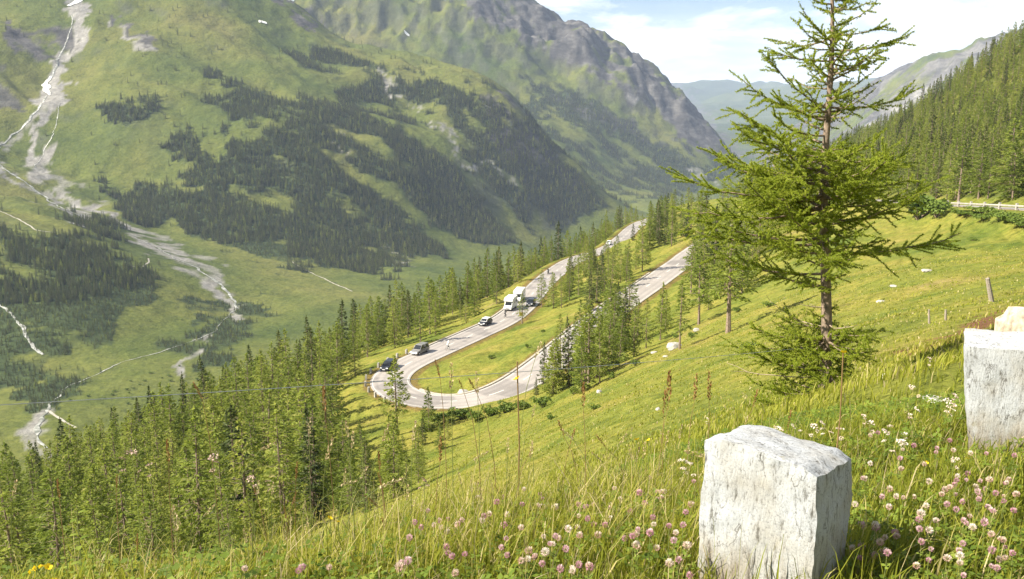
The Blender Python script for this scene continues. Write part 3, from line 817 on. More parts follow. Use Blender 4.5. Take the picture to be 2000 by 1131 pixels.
# the lay-by behind the camera and the bank above it
bt = np.radians(np.linspace(74.5, 285.5, 90)); br = np.concatenate([[0.0], np.geomspace(0.55, 95, 60)])
BT, BR = np.meshgrid(bt, br, indexing='ij')
bx_, by_ = BR * np.sin(BT), BR * np.cos(BT)
dd = np.maximum(0, -(by_ + 9.5) * 0.8 + 0.33 * (bx_ - 2)) * smooth(6, 14, BR)
drop = np.maximum(0, -bx_ - 5.5) * 0.5 * smooth(-14, -2, by_) 
bz_ = -1.71 + 0.55 * dd * (1 + 0.25 * fbm(bx_ / 9, by_ / 9, 4, 600)) - drop + 0.02 * fbm(bx_ / 1.5, by_ / 1.5, 3, 601)
ib = np.arange(bx_.size).reshape(bx_.shape)
bq = np.stack([ib[:-1, :-1], ib[1:, :-1], ib[1:, 1:], ib[:-1, 1:]], -1).reshape(-1, 4)
bs_ = np.where((dd < 0.3) & (drop < 0.2) & (by_ < -0.8), 0.9, 0.0)
zr = np.zeros(bx_.size)
me = mesh_np('lay_by', np.stack([bx_, by_, bz_], -1).reshape(-1, 3), quads=bq, mats=[M['ground']], smooth_=True, attrs={'forest': zr, 'rock': zr, 'scree': bs_.ravel() * 0.8, 'soil': zr, 'near': zr + 1, 'scrub': zr})
tag(link(bpy.data.objects.new('lay_by', me)), kind='structure')
print('terrain', nT, nR, len(V))

# ------------------------------------------------------------------ road
def ribbon(name, line, offs, zoff, mat, parent=None, closed=False, rnd=0.5):
    """a strip along a centre line; offs = list of (sideways, up) across the strip"""
    tan = np.gradient(line[:, :2], axis=0); tan /= np.linalg.norm(tan, axis=1, keepdims=True) + 1e-9
    nr = np.stack([tan[:, 1], -tan[:, 0]], 1)      # to the right of travel
    rows = []
    for o, u in offs:
        rows.append(np.concatenate([line[:, :2] + nr * o, line[:, 2:3] + zoff + u], 1))
    Vr = np.stack(rows, 1); n, m_ = Vr.shape[:2]
    ix = np.arange(n * m_).reshape(n, m_)
    q = np.stack([ix[:-1, :-1], ix[:-1, 1:], ix[1:, 1:], ix[1:, :-1]], -1).reshape(-1, 4)
    me = mesh_np(name, Vr.reshape(-1, 3), quads=q, mats=[mat])
    return link(bpy.data.objects.new(name, me), parent)

ocol = [-1.0, -1.0] + list(np.linspace(-1, 1, 25)[1:-1]) + [1.0, 1.0]
oup = [-0.9] + [0.08 * (1 - abs(q)) for q in ocol[1:-1]] + [-0.9]
road_o = ribbon('road', road, [(q * RW, u_) for q, u_ in zip(ocol, oup)], 0.0, M['road'])
wr_ = np.array([0.75 * max(math.exp(-((abs(q) - t) / 0.075) ** 2) for t in (0.30, 0.70)) for q in ocol])
wa_ = road_o.data.attributes.new('wear', 'FLOAT', 'POINT')
wv_ = wr_[None, :] * (0.55 + 0.45 * np.clip(fbm(np.arange(len(road)) / 14.0, np.zeros(len(road)), 3, 61)[:, None] + 0.6, 0, 1))
wa_.data.foreach_set('value', wv_.ravel().astype(np.float32))
tag(road_o, kind='structure')
arc = np.concatenate([[0], np.cumsum(np.linalg.norm(np.diff(road[:, :2], axis=0), axis=1))])
def road_at(s, off=0.0, up=0.0):
    p = np.array([np.interp(s, arc, road[:, i]) for i in range(3)])
    p2 = np.array([np.interp(s + 0.8, arc, road[:, i]) for i in range(3)])
    p1 = np.array([np.interp(s - 0.8, arc, road[:, i]) for i in range(3)])
    t = p2 - p1; t /= np.linalg.norm(t)
    n_ = np.array([t[1], -t[0], 0]); n_ /= np.linalg.norm(n_)
    crown = 0.08 - 0.08 * abs(off) / RW
    return p + n_ * off + np.array([0, 0, crown + up]), t
rpx, rpy = project(road[:, 0], road[:, 1], road[:, 2])
def arc_near(px, py, smin=0):
    k = arc >= smin
    d = np.where(k, np.hypot(rpx - px, rpy - py), 1e9)
    return arc[int(d.argmin())]
# dashes: each one a strip of paint on the asphalt
s = 140.0
while s < arc[-1] - 5:
    pts = [road_at(s + k * 0.75)[0] for k in range(5)]
    ribbon('lane_dash', np.array(pts), [(-0.09, 0), (0.09, 0)], 0.012, M['paint_white'], road_o)
    s += 8.2
sl_ = [i for i in range(len(arc)) if arc[i] > 150]
ribbon('edge_line', road[sl_], [(-RW + 0.35, 0), (-RW + 0.44, 0)], 0.018, M['paint_white'], road_o)
ribbon('edge_line', road[sl_], [(RW - 0.44, 0), (RW - 0.35, 0)], 0.018, M['paint_white'], road_o)
s_hair = arc_near(762, 742)
up_leg = road[(arc > s_hair - 118) & (arc < s_hair - 8)]
ribbon('kerb', up_leg, [(RW + 0.02, -0.3), (RW + 0.02, 0.14), (RW + 0.42, 0.16), (RW + 0.46, -0.6)], 0.0, M['kerb'], road_o)
low_leg = road[(arc > s_hair + 15) & (arc < s_hair + 75)]
ribbon('kerb', low_leg, [(-RW - 0.46, -0.6), (-RW - 0.42, 0.16), (-RW - 0.02, 0.14), (-RW - 0.02, -0.3)], 0.0, M['kerb'], road_o)

# ------------------------------------------------------------------ torrents, river, snow, paths: strips laid on the ground
def drape(name, pxline, width, mat, lift=0.5, wob=0.0, step=6.0, seed=0):
    pts = []
    for (a, b) in zip(pxline[:-1], pxline[1:]):
        n = max(2, int(math.hypot(b[0] - a[0], b[1] - a[1]) / 4))
        for k in range(n):
            t = k / n
            p = hit(a[0] + (b[0] - a[0]) * t, a[1] + (b[1] - a[1]) * t, rmin=600)
            if p is not None: pts.append(p)
    p = hit(*pxline[-1], rmin=600)
    if p is not None: pts.append(p)
    pts = np.array(pts)
    seg_ = np.linalg.norm(np.diff(pts[:, :2], axis=0), axis=1)
    a_ = np.concatenate([[0], np.cumsum(seg_)])
    ss = np.arange(0, a_[-1], step * 0.6)
    line = np.stack([np.interp(ss, a_, pts[:, i]) for i in range(2)], 1)
    for _ in range(3):
        line[1:-1] = (line[:-2] + 2 * line[1:-1] + line[2:]) / 4
    line[:, 0] += fbm(ss / 26, ss * 0 + seed, 3, 500 + seed) * wob
    line[:, 1] += fbm(ss / 26 + 70, ss * 0 + seed, 3, 501 + seed) * wob
    tan = np.gradient(line, axis=0); tan /= np.linalg.norm(tan, axis=1, keepdims=True) + 1e-9
    nr = np.stack([tan[:, 1], -tan[:, 0]], 1)
    if hasattr(width, '__len__'):
        wv = np.interp(ss / max(ss[-1], 1e-6), np.linspace(0, 1, len(width)), width)
    else:
        wv = np.full(len(ss), float(width))
    if mat is M['water']: wv = wv * 0.62
    wob_ = 1.5 if mat is M['water'] else 0.6
    w1 = wv * np.clip(0.9 + wob_ * fbm(ss / 17, ss * 0 + 3 + seed, 4, 502), 0.04, 2); w2 = wv * np.clip(0.9 + wob_ * fbm(ss / 17, ss * 0 + 9 + seed, 4, 503), 0.04, 2)
    m_ = 5
    rows = []
    for k in range(m_):
        f_ = k / (m_ - 1) * 2 - 1
        o = np.where(f_ < 0, f_ * w1, f_ * w2)[:, None] * 0.5
        xy = line + nr * o
        rows.append(np.concatenate([xy, hgt_v(xy[:, 0], xy[:, 1])[:, None] + lift], 1))
    Vr = np.stack(rows, 1); n = len(ss)
    ix = np.arange(n * m_).reshape(n, m_)
    q = np.stack([ix[:-1, :-1], ix[:-1, 1:], ix[1:, 1:], ix[1:, :-1]], -1).reshape(-1, 4)
    me = mesh_np(name, Vr.reshape(-1, 3), quads=q, mats=[mat], smooth_=True)
    return tag(link(bpy.data.objects.new(name, me)), kind='structure')

drape('torrent', [(-120, 250), (0, 322), (40, 352), (100, 395), (172, 431)], 8, M['water'], 0.9, 6, seed=1)
drape('torrent', [(262, 464), (300, 480), (342, 506), (380, 521), (412, 542), (440, 566), (461, 588), (463, 604)], [5, 7, 6, 8, 8, 6], M['water'], 0.7, 5, seed=2)
drape('torrent', [(140, 30), (136, 70), (112, 120), (104, 150)], [4, 6, 8], M['water'], 1.0, 5, seed=3)
drape('torrent', [(90, 188), (70, 222), (48, 246), (20, 270), (0, 288), (-60, 330)], [7, 6, 8, 9], M['water'], 1.0, 6, seed=4)
drape('torrent', [(118, 200), (112, 235), (100, 270), (78, 310), (68, 328)], [1.5, 3, 2], M['water'], 0.8, 6, seed=5)
drape('torrent', [(-60, 560), (0, 592), (20, 612), (42, 642), (62, 672), (86, 692)], [5, 6, 5], M['water'], 0.7, 4, seed=6)
drape('river', [(463, 604), (445, 620), (412, 650), (365, 672), (320, 686), (262, 700), (212, 718), (170, 740), (122, 764), (100, 790), (92, 806), (70, 835), (90, 875)], [4, 2.2, 2.6, 2.6, 2.4, 3, 5, 8], M['water'], 0.5, 5, seed=7)
drape('snow_patch', [(96, 152), (88, 170), (94, 188)], [5, 14, 22, 12, 4], M['snow'], 1.6, 9, seed=8)
drape('snow_patch', [(132, 12), (150, 6), (166, -6)], [6, 14, 16], M['snow'], 1.6, 3, seed=9)
drape('snow_patch', [(560, 0), (580, -8)], [18, 26], M['snow'], 2.0, 3, seed=10)
drape('snow_patch', [(505, 43), (522, 46)], [8, 10], M['snow'], 2.0, 3, seed=11)
drape('snow_patch', [(790, 62), (800, 70)], [14, 14], M['snow'], 2.0, 3, seed=12)
M['gravel'] = simple_mat('pale_gravel', (0.36, 0.33, 0.28), 0.9, var=0.2, scale=0.2)
drape('path', [(94, 803), (120, 820), (150, 838)], 3.0, M['gravel'], 0.4, 0.6, seed=13)
drape('path', [(0, 412), (40, 430), (70, 450), (110, 455)], 2.6, M['gravel'], 0.4, 3, seed=14)
drape('path', [(256, 520), (275, 525), (292, 512), (290, 505)], 2.6, M['gravel'], 0.4, 1, seed=15)
drape('path', [(570, 512), (600, 530), (640, 548), (690, 570)], 2.6, M['gravel'], 0.4, 3, seed=16)

# ------------------------------------------------------------------ conifers
def conifer_meshes(seed, h, base, rad, nbr, card, mat, droop=0.25, open_=0.0, per_m=9.0, trunk_r=0.15):
    rg = np.random.default_rng(seed)
    # trunk
    bx, by = rg.normal(0, 0.012 * h, 2)
    mb = MB()
    nseg = 7
    pts = []; rad_ = []
    for i in range(nseg):
        t = i / (nseg - 1)
        pts.append((bx * t * t + 0.02 * h * math.sin(t * 4 + seed) * 0.3, by * t * t, -0.4 + t * (h + 0.2)))
        rad_.append(trunk_r * (1.25 if i == 0 else 1) * (1 - t) ** 0.85 + 0.012)
    mb.tube(pts, rad_, 6)
    # a few limbs
    V = []; A = []
    def axis(z):
        t = max(0, min(1, z / h)); return np.array([bx * t * t, by * t * t, z])
    for i in range(nbr):
        t = (i + rg.uniform(0, 1)) / nbr
        z = base * h + (1 - base) * h * t * 0.985
        L = rad * ((1 - t) ** 0.75 + 0.04) * rg.uniform(0.62, 1.12)
        if t < 0.18: L *= 0.55 + 2.5 * t
        if rg.uniform() < open_: continue
        az = i * 2.39996 + rg.normal(0, 0.5)
        el = math.radians(-14 + 34 * t) + rg.normal(0, 0.12)
        d = np.array([math.cos(az) * math.cos(el), math.sin(az) * math.cos(el), math.sin(el)])
        o = axis(z)
        sag = droop * L * 0.35
        mb.tube([o, o + d * L * 0.5 + (0, 0, -sag * 0.6), o + d * L * 0.93 + (0, 0, -sag * 0.7)], [0.028 * (1 - t) + 0.01, 0.016, 0.006], 3, cap=False)
        n = max(4, int(L * per_m))
        u = np.sqrt(rg.uniform(0.03, 1.0, n))
        side = np.array([-math.sin(az), math.cos(az), 0])
        for uu in u:
            sp = 0.26 * L * (0.35 + 0.65 * math.sin(math.pi * min(1, uu * 0.92 + 0.04))) * rg.normal(0, 0.75)
            p = o + d * L * uu + side * sp + np.array([0, 0, -sag * math.sin(uu * 2.4) - abs(sp) * 0.18 + rg.normal(0, 0.05 * card * 4)])
            ln = card * rg.uniform(0.7, 1.45); wd = card * rg.uniform(0.24, 0.5)
            a1 = d * 0.75 + side * np.sign(sp) * rg.uniform(0.1, 0.9) + rg.normal(0, 0.28, 3); a1 /= np.linalg.norm(a1)
            b1 = np.cross(a1, rg.normal(0, 1, 3) + np.array([0, 0, 0.9])); b1 /= np.linalg.norm(b1) + 1e-9
            V += [p - a1 * ln * 0.5, p + b1 * wd * 0.5 , p + a1 * ln * 0.5 - (0, 0, ln * 0.12), p - b1 * wd * 0.5]
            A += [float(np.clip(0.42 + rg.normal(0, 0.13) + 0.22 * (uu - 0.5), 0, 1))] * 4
    # leader
    for k in range(8):
        p = axis(h * rg.uniform(0.93, 1.02)); a1 = rg.normal(0, 0.4, 3) + np.array([0, 0, 1]); a1 /= np.linalg.norm(a1)
        b1 = np.cross(a1, rg.normal(0, 1, 3)); b1 /= np.linalg.norm(b1)
        V += [p - a1 * card * .5, p + b1 * card * .15, p + a1 * card * .5, p - b1 * card * .15]; A += [0.55] * 4
    V = np.array(V); n = len(V) // 4
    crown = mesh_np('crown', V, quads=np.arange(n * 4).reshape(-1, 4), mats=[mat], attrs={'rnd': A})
    return mb.mesh('trunk', M['bark']), crown

VARS = []
for k in range(5):
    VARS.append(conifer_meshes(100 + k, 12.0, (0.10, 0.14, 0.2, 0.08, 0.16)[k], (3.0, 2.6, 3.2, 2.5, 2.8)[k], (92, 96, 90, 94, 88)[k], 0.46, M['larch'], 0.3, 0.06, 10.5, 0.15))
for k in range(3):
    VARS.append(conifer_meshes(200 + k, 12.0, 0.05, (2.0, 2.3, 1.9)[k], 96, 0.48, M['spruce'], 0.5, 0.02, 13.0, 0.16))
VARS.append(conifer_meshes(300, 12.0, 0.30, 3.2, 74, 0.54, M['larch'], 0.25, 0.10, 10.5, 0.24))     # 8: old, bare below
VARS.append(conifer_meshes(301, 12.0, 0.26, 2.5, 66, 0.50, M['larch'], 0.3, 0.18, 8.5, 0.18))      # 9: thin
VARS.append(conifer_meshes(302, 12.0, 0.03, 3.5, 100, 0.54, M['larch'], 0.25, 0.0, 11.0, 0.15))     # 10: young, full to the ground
NAMES = ['larch_tree'] * 5 + ['spruce_tree'] * 3 + ['larch_tree'] * 3
H0 = 12.0
TREES = []       # x, y, height, variant, zone
def tree_obj(x, y, h, var, label, group=None, wide=1.0, rz=None):
    z = hgt(x, y)
    o = empty(NAMES[var], (x, y, z - 0.05), RNG.uniform(0, 6.28) if rz is None else rz)
    o.rotation_euler = (RNG.normal(0, 0.022), RNG.normal(0, 0.022), o.rotation_euler.z)
    k = h / H0
    o.scale = (k * wide, k * wide, k)
    tr, cr = VARS[var]
    link(bpy.data.objects.new('trunk', tr), o)
    link(bpy.data.objects.new('crown', cr), o)
    tag(o, label, 'tree', group)
    return o

def road_clear(x, y, m_=7.0):
    return np.min((road[:, 0] - x) ** 2 + (road[:, 1] - y) ** 2) > m_ * m_

placed = []
cell = {}
def can_place(x, y, dmin_):
    ci, cj = int(x // 6), int(y // 6)
    for a in range(ci - 1, ci + 2):
        for b in range(cj - 1, cj + 2):
            for (u, v) in cell.get((a, b), ()):
                if (u - x) ** 2 + (v - y) ** 2 < dmin_ * dmin_: return False
    return True
def note(x, y):
    cell.setdefault((int(x // 6), int(y // 6)), []).append((x, y))

# trees that stand by themselves
solo = [
    (775, 846, 112, 10.8, 8, 'tall larch with bare lower trunk standing in front of the hairpin bend', 0.85),
    (838, 838, 112, 6.0, 10, 'small bright larch beside the bare-trunked larch at the hairpin', 0.85),
    (1020, 632, 0, 7.2, 9, 'thin larch on the grass edge in front of the white motorhome', 1.25),
    (1364, 634, 0, 11.5, 8, 'larch with dark trunk above a small white boulder on the meadow', 1.0),
    (1422, 649, 0, 14.0, 8, 'tall larch with thick bare trunk casting a dark shadow on the meadow', 1.0),
    (1327, 682, 0, 8.2, 9, 'slender larch with thin trunk growing right beside the large white boulder', 1.0),
    (1080, 768, 0, 8.4, 1, 'narrow larch at the lower end of the grove below the upper road leg', 1.0),
    (1150, 748, 0, 10.0, 8, 'larch with dark forked trunk in the grove below the upper road leg', 1.0),
    (1048, 772, 0, 2.6, 6, 'tiny dark young spruce at the road edge below the hairpin', 1.1),
    (1236, 470, 0, 6.0, 5, 'small dark spruce standing before the farthest stretch of road', 1.2),
    (1870, 402, 0, 12.0, 8, 'larch with dark trunk standing at the end of the guard rail', 1.0),
]
for (px, py, Yd, h, var, lab, wd) in solo:
    p = at(px, py, Yd) if Yd else hit(px, py, rmin=60)
    tree_obj(p[0], p[1], h, var, lab, wide=wd); note(p[0], p[1])

cand = []
def scatter_poly(poly, n, dmin_, hr, zone, spr=0.25, rmin=60, rmax=1e9, clear=7.0, lift=0.0):
    xs_ = [q[0] for q in poly]; ys_ = [q[1] for q in poly]
    got = 0
    for _ in range(n * 6):
        if got >= n: break
        px, py = RNG.uniform(min(xs_), max(xs_)), RNG.uniform(min(ys_), max(ys_))
        if not in_poly(px, py, poly): continue
        p = hit(px, py, rmin=rmin)
        if p is None: continue
        r = math.hypot(p[0], p[1])
        if r > rmax: continue
        if not road_clear(p[0], p[1], clear) or not can_place(p[0], p[1], dmin_): continue
        note(p[0], p[1]); got += 1
        var = int(RNG.integers(5, 8)) if RNG.uniform() < spr else int(RNG.choice([0, 1, 2, 3, 4, 0, 1, 3, 10]))
        cand.append((p[0], p[1], RNG.uniform(*hr) * float(RNG.choice([1, 1, 1, 1, 0.82, 0.62, 0.45, 1.12])) * (1.12 if var in (5, 6, 7) else 1), var, zone))

def scatter_polar(px0, px1, rf, n, dmin_, hr, zone, spr=0.3, clear=7.0):
    got = 0
    for _ in range(n * 6):
        if got >= n: break
        px = RNG.uniform(px0, px1)
        d = ray(px, 600); th = math.atan2(d[0], d[1])
        r0, r1 = rf(px)
        r = math.sqrt(RNG.uniform(r0 * r0, r1 * r1))
        x, y = r * math.sin(th), r * math.cos(th)
        if not road_clear(x, y, clear) or not can_place(x, y, dmin_): continue
        note(x, y); got += 1
        var = int(RNG.integers(5, 8)) if RNG.uniform() < spr else int(RNG.choice([0, 1, 2, 3, 4, 0, 1, 3, 10]))
        cand.append((x, y, RNG.uniform(*hr) * float(RNG.choice([1, 1, 1, 0.85, 0.7, 1.15])) * (1.12 if var in (5, 6, 7) else 1), var, zone))

# the wood below the road
WL = [(-150, 1200), (-150, 1010), (200, 915), (400, 825), (600, 725), (760, 650), (840, 640), (930, 600), (985, 575), (1040, 525), (1100, 488), (1190, 452), (1240, 425), (1228, 440), (1205, 462), (1180, 478),
      (1060, 520), (1030, 555), (965, 605), (840, 668), (745, 712), (690, 745), (665, 790), (650, 860), (640, 930), (650, 980), (600, 1040), (540, 1090), (450, 1130), (200, 1180)]
scatter_poly(WL, 560, 3.2, (9.0, 13.0), 'lower', 0.06)
scatter_poly([(690, 850), (750, 850), (880, 858), (850, 895), (710, 900)], 10, 2.5, (2.4, 3.6), 'lower', 0.1)
scatter_poly([(640, 885), (860, 900), (810, 960), (720, 1010), (640, 1010)], 30, 2.5, (4, 6.6), 'lower', 0.06)
scatter_poly([(640, 930), (800, 940), (760, 990), (690, 1040), (600, 1060)], 26, 2.8, (6, 9.5), 'lower', 0.06)
edge_r = lambda px: float(np.interp(px, [-150, 0, 400, 700, 860, 1000, 1100, 1240], [150, 165, 185, 200, 222, 262, 318, 420]))
scatter_polar(-150, 1240, lambda px: (edge_r(px) * 1.0, edge_r(px) * 1.22), 280, 3.8, (9, 13), 'lower', 0.18)
# around the legs of the road
for (px, py) in ((1062, 754), (1080, 770), (1095, 744), (1112, 754), (1128, 730), (1143, 747), (1150, 720), (1165, 737), (1172, 707), (1188, 724), (1195, 694), (1210, 710), (1222, 682), (1238, 697), (1245, 668), (1262, 680), (1275, 655), (1290, 664), (1300, 645), (1182, 672), (1207, 660), (1232, 645), (1255, 640), (1122, 706), (1150, 694), (1104, 724), (1172, 748), (1135, 766)):
    p = hit(px, py, rmin=60)
    if road_clear(p[0], p[1], 4.5):
        note(p[0], p[1]); cand.append((p[0], p[1], RNG.uniform(6.5, 10.5), int(RNG.choice([0, 1, 2, 3, 4, 10, 5])), 'grove'))
for (px, py) in ((1058, 600), (1078, 590), (1096, 602), (1112, 586), (1130, 576), (1165, 592), (1180, 577), (1195, 566), (1212, 552), (1226, 542), (1150, 607), (1176, 612), (1242, 526), (1262, 516), (1120, 552), (1140, 540), (1160, 528), (1182, 516), (1150, 550)):
    p = hit(px, py, rmin=60)
    if road_clear(p[0], p[1], 4.5):
        note(p[0], p[1]); cand.append((p[0], p[1], RNG.uniform(6.5, 10), int(RNG.choice([0, 1, 2, 3, 4, 10, 6])), 'legs'))
scatter_poly([(1105, 520), (1130, 500), (1200, 492), (1290, 470), (1300, 480), (1205, 510), (1150, 535), (1120, 548)], 26, 3.5, (8, 11.5), 'legs', 0.1)
scatter_poly([(1050, 590), (1085, 560), (1125, 560), (1120, 600), (1080, 608)], 7, 3.5, (7, 10), 'legs', 0.2, clear=6)
scatter_poly([(1150, 580), (1180, 545), (1250, 520), (1290, 515), (1230, 560), (1190, 595), (1165, 605)], 22, 3.2, (8, 11), 'legs', 0.1, clear=6)
scatter_poly([(1100, 735), (1130, 690), (1170, 660), (1220, 620), (1270, 600), (1310, 600), (1290, 650), (1230, 690), (1200, 715), (1150, 745)], 46, 2.9, (8.5, 12), 'grove', 0.08, clear=5.5)
scatter_poly([(1335, 535), (1390, 480), (1480, 445), (1520, 500), (1450, 575), (1370, 585)], 26, 3.6, (9, 12.5), 'grove', 0.08, clear=6)
scatter_poly([(1345, 525), (1365, 485), (1400, 455), (1450, 450), (1440, 520), (1370, 555)], 16, 3.2, (10, 13.5), 'grove', 0.08, clear=5)
scatter_poly([(1060, 748), (1100, 706), (1160, 655), (1225, 610), (1235, 625), (1180, 672), (1120, 722), (1075, 765)], 30, 2.5, (7.5, 11), 'grove', 0.1, clear=5.2)
scatter_poly([(1290, 600), (1340, 560), (1410, 540), (1410, 600), (1360, 620), (1320, 640)], 10, 4.0, (8, 11), 'grove', 0.1, clear=6)
scatter_poly([(1260, 470), (1340, 492), (1400, 510), (1480, 470), (1600, 430), (1690, 402), (1690, 345), (1500, 395), (1400, 425), (1290, 425), (1240, 450)], 120, 4.6, (9, 13), 'behind', 0.12, clear=6)
# wooded hill
WR = [(1690, 398), (1800, 392), (1900, 396), (2150, 405), (2150, -20), (2000, 80), (1900, 145), (1800, 222), (1700, 270), (1550, 340), (1445, 388), (1500, 420), (1600, 410)]
scatter_poly(WR, 1600, 3.4, (9.0, 13.5), 'hill', 0.14, rmax=1150)
def crest_r(px): return float(np.interp(px, [1440, 1500, 1600, 1700, 1800, 1900, 2000, 2150], [1100, 1000, 850, 720, 625, 545, 480, 460]))
scatter_polar(1440, 2150, lambda px: (crest_r(px) * 0.93, crest_r(px) * 1.05), 240, 4.5, (10, 14), 'hill', 0.4)

LAB = {
    ('lower', 0): ('green larch in the steep wood on the valley side of the hairpin road', 'larches in the wood below the road'),
    ('lower', 1): ('dark pointed spruce among the larches on the valley side of the road', 'spruces in the wood below the road'),
    ('legs', 0): ('larch on the grass strip between the two legs of the road', 'larches between the road legs'),
    ('legs', 1): ('dark spruce on the grass strip between the two legs of the road', 'spruces between the road legs'),
    ('grove', 0): ('larch in the small grove on the meadow beside the upper road leg', 'larches in the grove by the meadow'),
    ('grove', 1): ('dark spruce in the small grove on the meadow beside the upper road leg', 'spruces in the grove by the meadow'),
    ('behind', 0): ('larch in the wood where the road turns, behind the big foreground larch', 'larches in the wood at the road turn'),
    ('behind', 1): ('dark spruce in the wood where the road turns, behind the foreground larch', 'spruces in the wood at the road turn'),
    ('hill', 0): ('green larch in the dense forest on the slope above the guard rail', 'larches on the slope above the guard rail'),
    ('hill', 1): ('dark spruce in the dense forest on the slope above the guard rail', 'spruces on the slope above the guard rail'),
}
def size_key(c_):
    r = math.hypot(c_[0], c_[1]); px, py = project(c_[0], c_[1], hgt(c_[0], c_[1]) + c_[2] * 0.6)
    vis = -20 < float(px) < 2020 and float(py) < 1140
    q = (hgt(c_[0], c_[1]) + c_[2]) / r
    th = math.atan2(c_[0], c_[1]); i = min(np.searchsorted(TH, th), nT - 1); j = np.searchsorted(R_, r)
    if q < qmax[i, max(j - 1, 0)]: vis = False
    return (c_[2] / r) if vis else 0.0
OPEN_ = [[(1222, 594), (1238, 566), (1325, 508), (1334, 528), (1262, 588)], [(1080, 542), (1088, 524), (1110, 512), (1104, 530)], [(1212, 478), (1218, 458), (1242, 440), (1246, 450), (1228, 472)]]
def blocks(c_):
    r = math.hypot(c_[0], c_[1]); z0 = hgt(c_[0], c_[1]); w_px = 0.17 * c_[2] / r * F_PX
    for f in (0.12, 0.3, 0.5, 0.7, 0.9):
        px, py = project(c_[0], c_[1], z0 + c_[2] * f)
        for k, pl_ in enumerate(OPEN_):
            cy_ = sum(q[1] for q in pl_) / len(pl_)
            if in_poly(px, py, pl_):
                return True
    return False
cand = [c_ for c_ in cand if not blocks(c_)]
keys = [size_key(c_) for c_ in cand]
order = np.argsort(keys)[::-1]
N_IND = 286
solo_ids = set(int(i) for i in order[:N_IND])
pts_rest = []
for i, c_ in enumerate(cand):
    if i in solo_ids:
        lab, grp = LAB[(c_[4], 1 if c_[3] in (5, 6, 7) else 0)]
        if c_[4] == 'lower':
            sp_n = 'dark spruce' if c_[3] in (5, 6, 7) else 'green larch'
            sz_n = 'tall ' if c_[2] > 11.6 else ('young low ' if c_[2] < 7.2 else 'medium-high ')
            px_, py_ = project(c_[0], c_[1], hgt(c_[0], c_[1]))
            rd_ = math.sqrt(np.min((road[:, 0] - c_[0]) ** 2 + (road[:, 1] - c_[1]) ** 2))
            if rd_ < 20: wh = 'standing close to the valley-side edge of the road'
            elif math.hypot(c_[0], c_[1]) > edge_r(float(px_)) * 0.99: wh = 'on the rim of the wood against the valley floor'
            elif math.hypot(c_[0], c_[1]) < 100: wh = 'in the wood just below the flowery verge'
            else: wh = 'deep in the steep wood below the hairpin'
            lab = sz_n + sp_n + ' ' + wh; grp = lab
        elif c_[4] == 'grove':
            lab = ('tall ' if c_[2] > 10.2 else ('young low ' if c_[2] < 7.0 else 'medium-high ')) + lab; grp = lab
        tree_obj(c_[0], c_[1], c_[2], c_[3], lab, grp, wide=RNG.uniform(0.85, 1.15))
    else:
        if -400 < project(c_[0], c_[1], hgt(c_[0], c_[1]))[0] < 2300:
            pts_rest.append((c_[0], c_[1], hgt(c_[0], c_[1]) - 0.05, c_[2] / H0, c_[3]))
print('trees', len(cand), 'rest', len(pts_rest))

# variants used for instancing: the meshes of standing trees
SRC = {}
for o in list(COL.objects):
    if o.parent is None and o.name.split('.')[0] in ('larch_tree', 'spruce_tree'):
        ch = {c_.name.split('.')[0]: c_ for c_ in o.children}
        for v, (tr, cr) in enumerate(VARS):
            if ch['crown'].data == cr and v not in SRC: SRC[v] = (ch['trunk'], ch['crown'])

